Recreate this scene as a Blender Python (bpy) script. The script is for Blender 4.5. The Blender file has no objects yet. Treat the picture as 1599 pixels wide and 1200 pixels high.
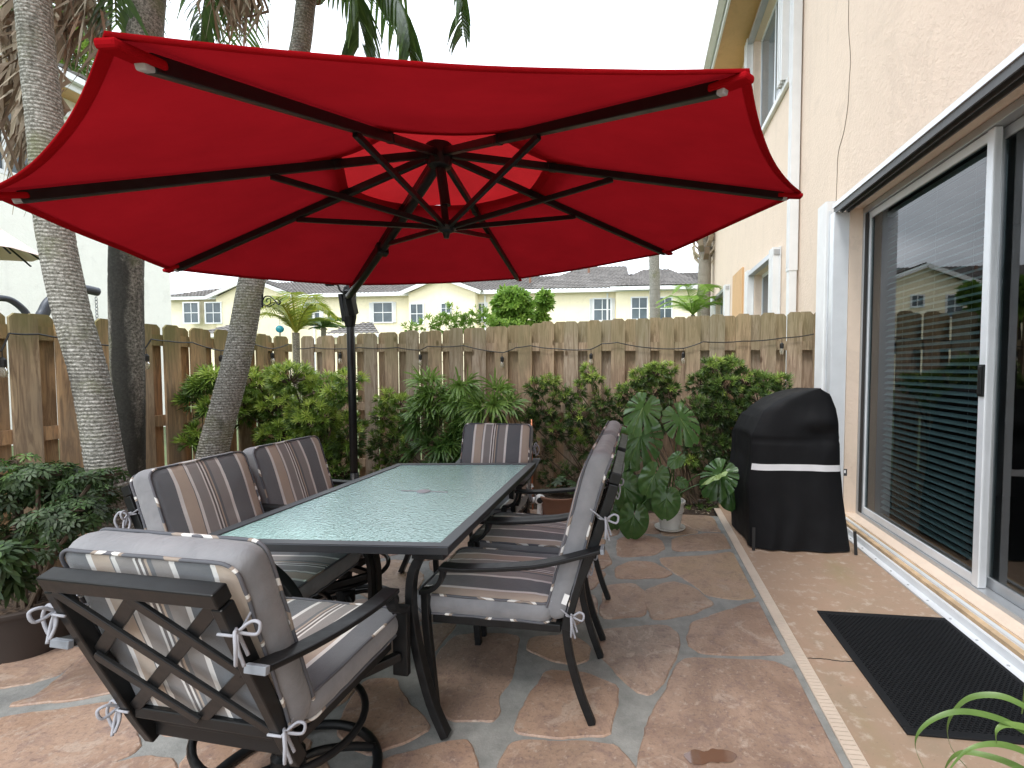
import bpy, math, random
import numpy as np
from mathutils import Vector, Matrix, noise
R = math.radians
PI = math.pi
random.seed(7)
scn = bpy.context.scene
COL = scn.collection

# ------------------------------------------------------------------ camera
F_PX, CX, CY, PITCH, YAW, EYE = 776.0, 900.0, 610.0, .045, .125, 1.35
cam_d = bpy.data.cameras.new('camera')
cam = bpy.data.objects.new('camera', cam_d); COL.objects.link(cam)
cam_d.sensor_width = 36.0; cam_d.lens = F_PX / 1599 * 36
cam_d.shift_x = -(CX - 799.5) / 1599; cam_d.shift_y = (CY - 600) / 1599
cam_d.clip_start = .02; cam_d.clip_end = 900
cam.location = (0, 0, EYE); cam.rotation_euler = (PI / 2 - PITCH, 0, YAW)
scn.camera = cam

# ------------------------------------------------------------------ light
SUN_EL, SUN_AZ = 58, 200     # elevation, compass azimuth in degrees
w = bpy.data.worlds.new('World'); scn.world = w; w.use_nodes = True
nt = w.node_tree; nt.nodes.clear()
wo = nt.nodes.new('ShaderNodeOutputWorld'); bg = nt.nodes.new('ShaderNodeBackground')
sky = nt.nodes.new('ShaderNodeTexSky'); sky.sky_type = 'NISHITA'; sky.sun_disc = False
sky.sun_elevation = R(SUN_EL); sky.sun_rotation = R(SUN_AZ)
sky.air_density = 1.0; sky.dust_density = 2.5
tc = nt.nodes.new('ShaderNodeTexCoord'); mp = nt.nodes.new('ShaderNodeMapping')
mp.inputs['Scale'].default_value = (1, 1, 3.2)
nz = nt.nodes.new('ShaderNodeTexNoise'); nz.inputs['Scale'].default_value = 1.9; nz.inputs['Detail'].default_value = 7
nz.inputs['Roughness'].default_value = .58
rp = nt.nodes.new('ShaderNodeValToRGB')
rp.color_ramp.elements[0].position = .36; rp.color_ramp.elements[0].color = (8.0, 8.8, 9.6, 1)
rp.color_ramp.elements[1].position = .66; rp.color_ramp.elements[1].color = (16.6, 17.4, 18.6, 1)
mx = nt.nodes.new('ShaderNodeMixRGB'); mx.inputs[0].default_value = .86
nt.links.new(tc.outputs['Generated'], mp.inputs[0]); nt.links.new(mp.outputs[0], nz.inputs[0])
nt.links.new(nz.outputs[0], rp.inputs[0]); nt.links.new(sky.outputs[0], mx.inputs[1])
nt.links.new(rp.outputs[0], mx.inputs[2]); nt.links.new(mx.outputs[0], bg.inputs[0])
bg.inputs[1].default_value = .1
nt.links.new(bg.outputs[0], wo.inputs[0])
sd = bpy.data.lights.new('sun', 'SUN'); sd.energy = 1.0; sd.angle = R(14); sd.color = (1, .965, .91)
so = bpy.data.objects.new('sun', sd); COL.objects.link(so); so.location = (0, 0, 20)
az = R(SUN_AZ); el = R(SUN_EL)
sdir = Vector((math.sin(az) * math.cos(el), math.cos(az) * math.cos(el), math.sin(el)))
so.rotation_euler = (-sdir).to_track_quat('-Z', 'Y').to_euler()
scn.view_settings.view_transform = 'Standard'; scn.view_settings.look = 'None'
scn.view_settings.gamma = 1; scn.view_settings.exposure = 1.0
scn.cycles.max_bounces = 8; scn.cycles.transparent_max_bounces = 12
try: scn.cycles.transmission_bounces = 8
except Exception: pass

# ------------------------------------------------------------------ measuring (photo pixel -> world point on a plane)
_fw = Vector((-math.sin(YAW) * math.cos(PITCH), math.cos(YAW) * math.cos(PITCH), -math.sin(PITCH)))
_rt = Vector((math.cos(YAW), math.sin(YAW), 0)); _up = _rt.cross(_fw)
EYEP = Vector((0, 0, EYE))
def ray(u, v): return _fw + _rt * ((u - CX) / F_PX) - _up * ((v - CY) / F_PX)
def atz(u, v, z=0.0): d = ray(u, v); return EYEP + d * ((z - EYE) / d.z)
def aty(u, v, y): d = ray(u, v); return EYEP + d * (y / d.y)
def atx(u, v, x): d = ray(u, v); return EYEP + d * (x / d.x)

# ------------------------------------------------------------------ object helpers
def tag(o, label=None, cat=None, group=None, kind=None):
    if label: o['label'] = label
    if cat: o['category'] = cat
    if group: o['group'] = group
    if kind: o['kind'] = kind
    return o
def thing(name, label, cat, loc=(0, 0, 0), rz=0, group=None):
    o = bpy.data.objects.new(name, None); COL.objects.link(o)
    o.empty_display_size = .1; o.location = loc; o.rotation_euler = (0, 0, rz)
    return tag(o, label, cat, group)
class MB:
    def __init__(s): s.v = []; s.f = []; s.mi = []; s.tone = []; s.uv = []
    def add(s, vs, fs, mi=0, tone=0.0, uv=None):
        b = len(s.v); s.v.extend([tuple(p) for p in vs])
        for k, f in enumerate(fs):
            s.f.append([b + i for i in f]); s.mi.append(mi); s.tone.append(tone)
        if uv is not None: s.uv.extend(uv)
        elif s.uv is not None: s.uv.extend([(0, 0)] * len(vs))
    def box(s, c, size, rot=None, mi=0, tone=0.0):
        x, y, z = [d / 2 for d in size]
        vs = [Vector((sx * x, sy * y, sz * z)) for sz in (-1, 1) for sy in (-1, 1) for sx in (-1, 1)]
        if rot is not None: vs = [rot @ p for p in vs]
        vs = [p + Vector(c) for p in vs]
        s.add(vs, [(0, 2, 3, 1), (4, 5, 7, 6), (0, 1, 5, 4), (2, 6, 7, 3), (0, 4, 6, 2), (1, 3, 7, 5)], mi, tone)
    def b2(s, lo, hi, mi=0, tone=0.0):
        s.box([(a + b) / 2 for a, b in zip(lo, hi)], [abs(b - a) for a, b in zip(lo, hi)], None, mi, tone)
    def tube(s, pts, r, n=8, cap=True, mi=0, tone=0.0, closed=False):
        pts = [Vector(p) for p in pts]; m = len(pts)
        rs = r if isinstance(r, (list, tuple)) else [r] * m
        vs = []; prev = None
        for i, p in enumerate(pts):
            a = pts[(i - 1) % m] if (closed or i > 0) else p
            b = pts[(i + 1) % m] if (closed or i < m - 1) else p
            t = (b - a)
            t = t.normalized() if t.length > 1e-9 else Vector((0, 0, 1))
            if prev is None:
                ref = Vector((0, 0, 1)) if abs(t.z) < .9 else Vector((1, 0, 0))
                u = t.cross(ref).normalized()
            else:
                u = (prev - t * prev.dot(t))
                u = u.normalized() if u.length > 1e-6 else t.orthogonal().normalized()
            prev = u; w_ = t.cross(u)
            for k in range(n):
                a_ = 2 * PI * k / n
                vs.append(p + (u * math.cos(a_) + w_ * math.sin(a_)) * rs[i])
        fs = []
        rng = m if closed else m - 1
        for i in range(rng):
            j = (i + 1) % m
            for k in range(n):
                fs.append((i * n + k, i * n + (k + 1) % n, j * n + (k + 1) % n, j * n + k))
        if cap and not closed:
            fs.append(tuple(range(n))[::-1]); fs.append(tuple((m - 1) * n + k for k in range(n)))
        s.add(vs, fs, mi, tone)
    def bar(s, pts, w, h, side, mi=0, tone=0.0, cap=True):
        """rectangular section swept along pts; 'side' = direction of the width w"""
        pts = [Vector(p) for p in pts]; side = Vector(side).normalized(); m = len(pts); vs = []
        for i, p in enumerate(pts):
            t = (pts[min(i + 1, m - 1)] - pts[max(i - 1, 0)]).normalized()
            sd_ = (side - t * side.dot(t)).normalized(); n_ = t.cross(sd_)
            k = 1.0
            if 0 < i < m - 1:
                a = (pts[i] - pts[i - 1]).normalized(); b = (pts[i + 1] - pts[i]).normalized()
                k = 1 / max(.6, math.cos(a.angle(b) / 2))
            for a, b in ((-1, -1), (1, -1), (1, 1), (-1, 1)):
                vs.append(p + sd_ * (a * w / 2) + n_ * (b * h / 2 * k))
        fs = []
        for i in range(m - 1):
            for k in range(4): fs.append((i * 4 + k, i * 4 + (k + 1) % 4, i * 4 + 4 + (k + 1) % 4, i * 4 + 4 + k))
        if cap: fs.append((3, 2, 1, 0)); e = (m - 1) * 4; fs.append((e, e + 1, e + 2, e + 3))
        s.add(vs, fs, mi, tone)
    def lathe(s, prof, c=(0, 0, 0), n=32, mi=0, tone=0.0, cap=True):
        vs = []
        for r, z in prof:
            for k in range(n):
                a = 2 * PI * k / n; vs.append((c[0] + r * math.cos(a), c[1] + r * math.sin(a), c[2] + z))
        fs = []
        for i in range(len(prof) - 1):
            for k in range(n): fs.append((i * n + k, i * n + (k + 1) % n, (i + 1) * n + (k + 1) % n, (i + 1) * n + k))
        if cap:
            fs.append(tuple(range(n))[::-1]); fs.append(tuple((len(prof) - 1) * n + k for k in range(n)))
        s.add(vs, fs, mi, tone)
    def ball(s, c, r, n=12, m=8, mi=0, tone=0.0, sq=(1, 1, 1)):
        prof = [(max(1e-4, math.sin(PI * i / m)) * r, -math.cos(PI * i / m) * r) for i in range(m + 1)]
        b = len(s.v); s.lathe(prof, (0, 0, 0), n, mi, tone, cap=False)
        for i in range(b, len(s.v)):
            p = s.v[i]; s.v[i] = (c[0] + p[0] * sq[0], c[1] + p[1] * sq[1], c[2] + p[2] * sq[2])
    def quad(s, a, b, c, d, mi=0, tone=0.0): s.add([a, b, c, d], [(0, 1, 2, 3)], mi, tone)
    def build(s, name, mats, parent=None, smooth=False, bevel=0, sub=0, autosm=None, solid=0):
        me = bpy.data.meshes.new(name); me.from_pydata(s.v, [], s.f)
        if not isinstance(mats, (list, tuple)): mats = [mats]
        for m_ in mats: me.materials.append(m_)
        if any(s.mi): me.polygons.foreach_set('material_index', s.mi)
        if any(s.tone):
            at_ = me.attributes.new('tone', 'FLOAT', 'FACE'); at_.data.foreach_set('value', s.tone)
        if any(q != (0, 0) for q in s.uv[:4000]):
            ul = me.uv_layers.new(name='UVMap')
            li = np.zeros(len(me.loops), dtype=np.int32); me.loops.foreach_get('vertex_index', li)
            uvs = np.array(s.uv, dtype=np.float32)[li]; ul.data.foreach_set('uv', uvs.ravel())
        if smooth: me.polygons.foreach_set('use_smooth', [True] * len(me.polygons))
        me.validate(); me.update()
        if autosm:
            try: me.set_sharp_from_angle(angle=R(autosm))
            except Exception: pass
        o = bpy.data.objects.new(name, me); COL.objects.link(o)
        if parent: o.parent = parent
        if solid:
            md = o.modifiers.new('t', 'SOLIDIFY'); md.thickness = solid; md.offset = 0
        if bevel:
            md = o.modifiers.new('b', 'BEVEL'); md.width = bevel; md.segments = 2; md.limit_method = 'ANGLE'; md.angle_limit = R(40)
        if sub:
            md = o.modifiers.new('s', 'SUBSURF'); md.levels = sub; md.render_levels = sub
        return o
def struct(mb, name, mats, **k):
    return tag(mb.build(name, mats, **k), kind='structure')
def smoothpath(pts, n=6):
    pts = [Vector(p) for p in pts]; out = []
    for i in range(len(pts) - 1):
        p0 = pts[max(i - 1, 0)]; p1 = pts[i]; p2 = pts[i + 1]; p3 = pts[min(i + 2, len(pts) - 1)]
        for k in range(n):
            t = k / n
            out.append(.5 * ((2 * p1) + (p2 - p0) * t + (2 * p0 - 5 * p1 + 4 * p2 - p3) * t * t + (3 * p1 - p0 - 3 * p2 + p3) * t ** 3))
    out.append(pts[-1]); return out
def nz3(x, y, z=0): return noise.noise(Vector((x, y, z)))

# ------------------------------------------------------------------ material helpers
class NT:
    def __init__(s, name):
        s.m = bpy.data.materials.new(name); s.m.use_nodes = True; s.t = s.m.node_tree
        s.b = s.t.nodes['Principled BSDF']; s.out = s.t.nodes['Material Output']
    def n(s, typ, **k):
        nd = s.t.nodes.new(typ)
        for a, b in k.items():
            if a in nd.inputs: nd.inputs[a].default_value = b
            else: setattr(nd, a, b)
        return nd
    def l(s, a, b): s.t.links.new(a, b)
    def coord(s, kind='Object', scale=(1, 1, 1), rot=(0, 0, 0)):
        c = s.n('ShaderNodeTexCoord'); m = s.n('ShaderNodeMapping')
        m.inputs['Scale'].default_value = scale; m.inputs['Rotation'].default_value = rot
        s.l(c.outputs[kind], m.inputs[0]); return m.outputs[0]
    def noise(s, vec, scale, detail=4, rough=.55, dist=0):
        n_ = s.n('ShaderNodeTexNoise'); n_.inputs['Scale'].default_value = scale
        n_.inputs['Detail'].default_value = detail; n_.inputs['Roughness'].default_value = rough
        n_.inputs['Distortion'].default_value = dist
        if vec is not None: s.l(vec, n_.inputs[0])
        return n_.outputs[0]
    def ramp(s, fac, stops, interp='LINEAR'):
        r = s.n('ShaderNodeValToRGB'); cr = r.color_ramp; cr.interpolation = interp
        while len(cr.elements) < len(stops): cr.elements.new(.5)
        for e, (p, c) in zip(cr.elements, stops):
            e.position = p; e.color = (*c, 1) if len(c) == 3 else c
        s.l(fac, r.inputs[0]); return r.outputs[0]
    def mix(s, fac, a, b, mode='MIX'):
        m = s.n('ShaderNodeMixRGB'); m.blend_type = mode
        for i, x in ((0, fac), (1, a), (2, b)):
            if hasattr(x, 'links') or hasattr(x, 'is_linked'): s.l(x, m.inputs[i])
            else: m.inputs[i].default_value = x if i == 0 else ((*x, 1) if len(x) == 3 else x)
        return m.outputs[0]
    def math(s, op, a, b=None):
        m = s.n('ShaderNodeMath'); m.operation = op
        for i, x in ((0, a), (1, b)):
            if x is None: continue
            if hasattr(x, 'is_linked'): s.l(x, m.inputs[i])
            else: m.inputs[i].default_value = x
        return m.outputs[0]
    def attr(s, name='tone'):
        a = s.n('ShaderNodeAttribute'); a.attribute_name = name; return a.outputs['Fac']
    def bump(s, h, strength=.3, dist=.01):
        b = s.n('ShaderNodeBump'); b.inputs['Strength'].default_value = strength; b.inputs['Distance'].default_value = dist
        s.l(h, b.inputs['Height']); s.l(b.outputs[0], s.b.inputs['Normal']); return b
    def set(s, base=None, rough=None, metal=None, **k):
        for nm, x in (('Base Color', base), ('Roughness', rough), ('Metallic', metal)):
            if x is None: continue
            if hasattr(x, 'is_linked'): s.l(x, s.b.inputs[nm])
            elif nm == 'Base Color': s.b.inputs[nm].default_value = (*x, 1)
            else: s.b.inputs[nm].default_value = x
        for nm, x in k.items(): s.b.inputs[nm].default_value = x
        return s.m
def plain(name, col, rough=.5, metal=0, bump=0, bscale=200, var=.12, vscale=6, **k):
    N = NT(name); v = N.coord()
    f = N.noise(v, vscale, 5)
    c = N.ramp(f, [(.25, tuple(x * (1 - var) for x in col)), (.75, tuple(min(1, x * (1 + var)) for x in col))])
    N.set(c, rough, metal, **k)
    if bump: N.bump(N.noise(v, bscale, 3), bump, .004)
    return N.m
M = {}
# walls and ground
def stucco(name, col):
    N = NT(name); v = N.coord()
    a = N.noise(v, .9, 6, .6); b = N.noise(v, 7, 5, .6)
    c = N.ramp(a, [(.3, tuple(x * .93 for x in col)), (.7, col)])
    c = N.mix(N.ramp(b, [(.35, (0, 0, 0)), (.75, (.3, .3, .3))]), c, tuple(min(1, x * 1.12) for x in col))
    pt = N.noise(N.coord(scale=(1, 1, .7)), 1.7, 8, .72, 1.0)
    c = N.mix(N.ramp(pt, [(.55, (0, 0, 0)), (.60, (.45, .45, .45)), (.70, (.1, .1, .1))]), c, tuple(x * .84 for x in col))
    st = N.noise(N.coord(scale=(1, 1, .06)), 5, 5, .6)
    c = N.mix(N.ramp(st, [(.56, (0, 0, 0)), (.72, (.35, .35, .35))]), c, tuple(x * .82 for x in col))
    N.set(c, .9)
    n1 = N.noise(v, 26, 5, .6, .6); n2 = N.noise(v, 120, 3)
    N.bump(N.math('ADD', N.math('MULTIPLY', n1, 1.0), N.math('MULTIPLY', n2, .25)), .55, .012)
    return N.m
M['stucco'] = stucco('stucco_peach', (.80, .655, .53))
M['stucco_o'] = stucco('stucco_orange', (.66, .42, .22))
M['stucco_y'] = stucco('stucco_yellow', (.98, .87, .63))
M['stucco_c'] = stucco('stucco_cream', (.92, .90, .84))
N = NT('tan_concrete'); v = N.coord()
a = N.noise(v, 1.6, 6, .65, .4); b = N.noise(v, 14, 6, .7); d = N.noise(v, 60, 3)
c = N.ramp(a, [(.3, (.33, .225, .155)), (.5, (.37, .255, .18)), (.72, (.30, .23, .16))])
c = N.mix(N.ramp(b, [(.54, (0, 0, 0)), (.66, (.6, .6, .6))]), c, (.56, .48, .40))
c = N.mix(N.ramp(N.noise(v, 46, 5, .75), [(.60, (0, 0, 0)), (.68, (.6, .6, .6))]), c, (.19, .15, .115))
g = N.noise(N.coord(scale=(1, .35, 1)), 2.7, 5, .6)
c = N.mix(N.ramp(g, [(.54, (0, 0, 0)), (.70, (.6, .6, .6))]), c, (.29, .24, .125))
N.set(c, N.ramp(b, [(.3, (.7, .7, .7)), (.7, (.9, .9, .9))])); N.bump(N.math('ADD', b, N.math('MULTIPLY', d, .6)), .3, .004); M['slab'] = N.m
N = NT('flagstone'); v = N.coord(); t = N.attr()
base = N.ramp(t, [(.0, (.23, .15, .11)), (.25, (.33, .21, .145)), (.5, (.27, .19, .15)), (.75, (.39, .275, .18)), (1, (.225, .17, .15))])
a = N.noise(v, 2.2, 7, .66, .7); b = N.noise(v, 11, 7, .7, .5); d = N.noise(v, 70, 4, .6)
c = N.mix(N.ramp(a, [(.38, (0, 0, 0)), (.60, (.85, .85, .85))]), base, (.42, .29, .215))
c = N.mix(N.ramp(b, [(.50, (0, 0, 0)), (.68, (.7, .7, .7))]), c, (.19, .13, .12))
c = N.mix(N.ramp(N.noise(v, 5, 6, .7, 1.2), [(.56, (0, 0, 0)), (.62, (.65, .65, .65))]), c, (.46, .36, .29))
c = N.mix(N.ramp(d, [(.52, (0, 0, 0)), (.72, (.55, .55, .55))]), c, (.11, .08, .075))
c = N.mix(N.ramp(N.noise(v, 38, 5, .7), [(.58, (0, 0, 0)), (.66, (.5, .5, .5))]), c, (.50, .42, .35))
N.set(c, N.ramp(b, [(.3, (.30, .30, .30)), (.7, (.62, .62, .62))])); N.bump(N.math('ADD', N.math('MULTIPLY', a, 2.0), N.math('ADD', b, N.math('MULTIPLY', d, .35))), .38, .009); M['flag'] = N.m
N = NT('grout'); v = N.coord(); b = N.noise(v, 9, 6, .7); d = N.noise(v, 120, 3)
c = N.ramp(b, [(.3, (.19, .195, .185)), (.7, (.32, .32, .305))]); N.set(c, .85)
N.bump(N.math('ADD', b, N.math('MULTIPLY', d, .5)), .5, .006); M['grout'] = N.m
N = NT('mulch_soil'); v = N.coord(); b = N.noise(v, 18, 6, .75); vv = N.n('ShaderNodeTexVoronoi'); vv.inputs['Scale'].default_value = 38; N.l(v, vv.inputs[0])
c = N.ramp(b, [(.3, (.025, .017, .012)), (.6, (.07, .045, .028)), (.75, (.15, .10, .06))]); N.set(c, .95)
N.bump(vv.outputs[0], .9, .03); M['soil'] = N.m
M['lawn'] = plain('far_ground', (.10, .13, .05), .95, vscale=.6, var=.4)
# metals, plastics
N = NT('black_metal'); v = N.coord(); b = N.noise(v, 30, 4)
N.set(N.ramp(b, [(.3, (.006, .0065, .007)), (.7, (.012, .013, .014))]), N.ramp(b, [(.3, (.32, .32, .32)), (.7, (.46, .46, .46))]), 0, **{'Specular IOR Level': .3})
N.bump(N.noise(v, 400, 2), .08, .001); M['black'] = N.m
M['alu'] = plain('white_aluminium', (.74, .77, .80), .38, .15, var=.06, bump=.05)
M['alu_grey'] = plain('grey_aluminium', (.46, .48, .50), .35, .5, var=.08)
M['white'] = plain('white_paint', (.78, .79, .79), .5, var=.05)
M['dark'] = plain('dark_gap', (.015, .015, .016), .7)
M['grey_plastic'] = plain('grey_plastic', (.42, .43, .46), .5)
M['cap_grey'] = plain('scuffed_cap', (.22, .24, .27), .5)
M['rubber'] = plain('black_rubber', (.007, .008, .010), .6, bump=.1, **{'Specular IOR Level': .3})
M['tan_plastic'] = plain('tan_grate', (.60, .50, .41), .7, var=.08)
M['terra'] = plain('terracotta', (.22, .115, .075), .8, bump=.2, bscale=60)
M['pot_white'] = plain('white_pot', (.62, .61, .57), .6, var=.1, bump=.08)
M['pot_dark'] = plain('dark_clay', (.035, .024, .019), .7, bump=.15, bscale=50)
M['cord'] = plain('black_cord', (.012, .012, .012), .5)
M['tie'] = plain('tie_fabric', (.36, .37, .41), .9)
M['orange_door'] = plain('interior_dark', (.05, .045, .04), .8)
# fabrics
def fabric_bump(N, k=.25):
    v = N.coord(); w1 = N.n('ShaderNodeTexWave'); w1.inputs['Scale'].default_value = 260; w1.bands_direction = 'X'
    w2 = N.n('ShaderNodeTexWave'); w2.inputs['Scale'].default_value = 260; w2.bands_direction = 'Z'
    N.l(v, w1.inputs[0]); N.l(v, w2.inputs[0])
    big = N.noise(v, 9, 4, .6, .5)
    h = N.math('ADD', N.math('MULTIPLY', N.math('ADD', w1.outputs[1], w2.outputs[1]), .03), N.math('MULTIPLY', big, 1.1))
    N.bump(h, k, .02)
N = NT('striped_fabric'); uvn = N.n('ShaderNodeTexCoord'); sx = N.n('ShaderNodeSeparateXYZ'); N.l(uvn.outputs['UV'], sx.inputs[0])
DG = (.135, .148, .164); TP = (.285, .270, .262); TN = (.50, .41, .33); WH = (.80, .79, .77); BR = (.12, .105, .10)
stops = [(0, DG), (.160, WH), (.188, TN), (.298, DG), (.308, WH), (.334, TP), (.430, WH), (.448, BR), (.466, WH), (.484, BR), (.497, TN), (.515, DG), (.54, TP), (.640, WH), (.669, DG), (.866, WH), (.894, TN)]
c = N.ramp(sx.outputs[0], stops, 'CONSTANT')
c = N.mix(N.ramp(N.noise(N.coord(), 14, 5), [(.3, (0, 0, 0)), (.8, (.22, .22, .22))]), c, (.22, .22, .23))
N.set(c, .85, **{'Sheen Weight': .25}); fabric_bump(N, .3); M['stripe'] = N.m
N = NT('plain_fabric'); N.set(N.ramp(N.noise(N.coord(), 12, 4), [(.3, (.19, .196, .210)), (.7, (.25, .252, .266))]), .85, **{'Sheen Weight': .25}); N.bump(N.noise(N.coord(), 24, 3, .5, 1.0), .32, .010); M['band'] = N.m
N = NT('piping_fabric'); wv = N.n('ShaderNodeTexNoise'); wv.inputs['Scale'].default_value = 7.5; wv.inputs['Detail'].default_value = 0
N.l(N.coord(), wv.inputs[0])
N.set(N.ramp(wv.outputs[0], [(0, (.10, .105, .12)), (.52, (.30, .25, .21)), (.57, (.72, .71, .68)), (.63, (.12, .12, .135))], 'CONSTANT'), .85); M['pipe'] = N.m
def red_cloth(name, col, tr):
    N = NT(name); v = N.coord(); f = N.noise(v, 3.5, 5, .6)
    c = N.ramp(f, [(.3, tuple(x * .86 for x in col)), (.7, tuple(min(1, x * 1.08) for x in col))])
    N.t.nodes.remove(N.b)
    df = N.n('ShaderNodeBsdfDiffuse'); tl = N.n('ShaderNodeBsdfTranslucent'); ms = N.n('ShaderNodeMixShader'); ms.inputs[0].default_value = tr
    N.l(c, df.inputs[0]); N.l(c, tl.inputs[0])
    bp = N.n('ShaderNodeBump'); bp.inputs['Strength'].default_value = .25; bp.inputs['Distance'].default_value = .02
    N.l(N.noise(v, 6, 4, .6, .6), bp.inputs['Height']); N.l(bp.outputs[0], df.inputs['Normal'])
    N.l(df.outputs[0], ms.inputs[1]); N.l(tl.outputs[0], ms.inputs[2]); N.l(ms.outputs[0], N.out.inputs[0])
    return N.m
M['canopy'] = red_cloth('red_canopy_cloth', (.38, .011, .018), .15)
M['vent'] = red_cloth('red_vent_cloth', (.50, .02, .025), .34)
M['hem'] = red_cloth('red_hem_cloth', (.36, .008, .013), .06)
N = NT('black_cover'); v = N.coord(); N.set((.007, .0075, .009), N.ramp(N.noise(v, 8, 4), [(.3, (.6, .6, .6)), (.7, (.75, .75, .75))]), 0, **{'Specular IOR Level': .2})
N.bump(N.noise(v, 4, 4, .5, .6), .15, .03); M['cover'] = N.m
# glass
N = NT('pebbled_table_glass'); v = N.coord()
N.t.nodes.remove(N.b)
bp = N.n('ShaderNodeBump'); bp.inputs['Strength'].default_value = .9; bp.inputs['Distance'].default_value = .0016
vv = N.n('ShaderNodeTexVoronoi'); vv.inputs['Scale'].default_value = 95; N.l(v, vv.inputs[0])
N.l(N.math('ADD', vv.outputs[0], N.noise(v, 60, 3)), bp.inputs['Height'])
gl = N.n('ShaderNodeBsdfGlossy'); gl.inputs['Roughness'].default_value = .13; gl.inputs[0].default_value = (.84, 1, .97, 1)
df = N.n('ShaderNodeBsdfDiffuse'); df.inputs[0].default_value = (.52, .85, .81, 1)
tl = N.n('ShaderNodeBsdfTranslucent'); tl.inputs[0].default_value = (.7, .95, .92, 1)
tp = N.n('ShaderNodeBsdfRefraction'); tp.inputs[0].default_value = (.62, .86, .83, 1); tp.inputs['Roughness'].default_value = .25; tp.inputs['IOR'].default_value = 1.05
m1 = N.n('ShaderNodeMixShader'); m1.inputs[0].default_value = .15; N.l(df.outputs[0], m1.inputs[1]); N.l(tl.outputs[0], m1.inputs[2])
m2 = N.n('ShaderNodeMixShader'); m2.inputs[0].default_value = .16; N.l(m1.outputs[0], m2.inputs[1]); N.l(tp.outputs[0], m2.inputs[2])
fr = N.n('ShaderNodeFresnel'); fr.inputs[0].default_value = 1.5; N.l(bp.outputs[0], fr.inputs['Normal'])
m3 = N.n('ShaderNodeMixShader'); N.l(N.math('ADD', N.math('MULTIPLY', fr.outputs[0], 1.5), .03), m3.inputs[0]); N.l(m2.outputs[0], m3.inputs[1]); N.l(gl.outputs[0], m3.inputs[2])
for x in (gl, df): N.l(bp.outputs[0], x.inputs['Normal'])
N.l(m3.outputs[0], N.out.inputs[0]); M['tglass'] = N.m
def pane(name, tint, spec=1.0, ior=1.5):
    N = NT(name); N.t.nodes.remove(N.b)
    g_ = N.n('ShaderNodeBsdfGlossy'); g_.inputs['Roughness'].default_value = .0; g_.inputs[0].default_value = (spec, spec, spec, 1)
    t_ = N.n('ShaderNodeBsdfTransparent'); t_.inputs[0].default_value = (*tint, 1)
    f_ = N.n('ShaderNodeFresnel'); f_.inputs[0].default_value = ior
    ge = N.n('ShaderNodeNewGeometry'); x_ = N.n('ShaderNodeMixShader'); N.l(N.math('MULTIPLY', f_.outputs[0], N.math('SUBTRACT', 1.0, ge.outputs['Backfacing'])), x_.inputs[0]); N.l(t_.outputs[0], x_.inputs[1]); N.l(g_.outputs[0], x_.inputs[2])
    N.l(x_.outputs[0], N.out.inputs[0]); return N.m
M['glass'] = pane('door_glass', (.50, .56, .57), 1.0, 1.6)
M['glass_far'] = plain('far_window_glass', (.09, .115, .13), .08, var=.3, vscale=1.2)
# wood
def wood(name, cols, green=.0):
    N = NT(name); t = N.attr()
    c0 = N.n('ShaderNodeTexCoord'); ad = N.n('ShaderNodeVectorMath'); ad.operation = 'ADD'
    cb = N.n('ShaderNodeCombineXYZ'); N.l(N.math('MULTIPLY', t, 37.0), cb.inputs[0]); N.l(N.math('MULTIPLY', t, 23.0), cb.inputs[2])
    N.l(c0.outputs['Object'], ad.inputs[0]); N.l(cb.outputs[0], ad.inputs[1])
    m = N.n('ShaderNodeMapping'); m.inputs['Scale'].default_value = (1, 1, .09); N.l(ad.outputs[0], m.inputs[0])
    g1 = N.noise(m.outputs[0], 26, 6, .65, 1.6); g2 = N.noise(m.outputs[0], 90, 3, .6)
    m2 = N.n('ShaderNodeMapping'); m2.inputs['Scale'].default_value = (1, 1, .5); N.l(ad.outputs[0], m2.inputs[0])
    blot = N.noise(m2.outputs[0], 3.2, 5, .6)
    base = N.ramp(t, [(i / (len(cols) - 1), q) for i, q in enumerate(cols)])
    c = N.mix(N.ramp(g1, [(.40, (0, 0, 0)), (.60, (.75, .75, .75))]), base, (.19, .12, .075))
    c = N.mix(N.ramp(blot, [(.42, (0, 0, 0)), (.68, (.5, .5, .5))]), c, (.34, .27, .20))
    # knots
    vv = N.n('ShaderNodeTexVoronoi'); vv.inputs['Scale'].default_value = 4.2
    m3_ = N.n('ShaderNodeMapping'); m3_.inputs['Scale'].default_value = (1, 1, .55); N.l(ad.outputs[0], m3_.inputs[0]); N.l(m3_.outputs[0], vv.inputs[0])
    c = N.mix(N.ramp(vv.outputs[0], [(.05, (.85, .85, .85)), (.10, (0, 0, 0))]), c, (.09, .045, .022))
    # algae that grows on the upper ends
    if green:
        sp = N.n('ShaderNodeSeparateXYZ'); N.l(c0.outputs['Object'], sp.inputs[0])
        hf = N.ramp(N.math('ADD', N.math('MULTIPLY', sp.outputs[2], .5), N.math('MULTIPLY', N.math('SUBTRACT', blot, .5), .55)), [(.66, (0, 0, 0)), (.88, (green,) * 3)])
        c = N.mix(hf, c, (.17, .17, .055))
    N.set(c, .85); N.bump(N.math('ADD', g1, N.math('MULTIPLY', g2, .5)), .5, .004); return N.m
M['wood_back'] = wood('weathered_fence_wood', [(.44, .34, .25), (.54, .375, .24), (.45, .375, .30), (.58, .39, .25), (.40, .345, .29)], .45)
M['wood_left'] = wood('newer_fence_wood', [(.54, .37, .21), (.58, .35, .18), (.50, .41, .27), (.55, .31, .17)], .8)
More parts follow.
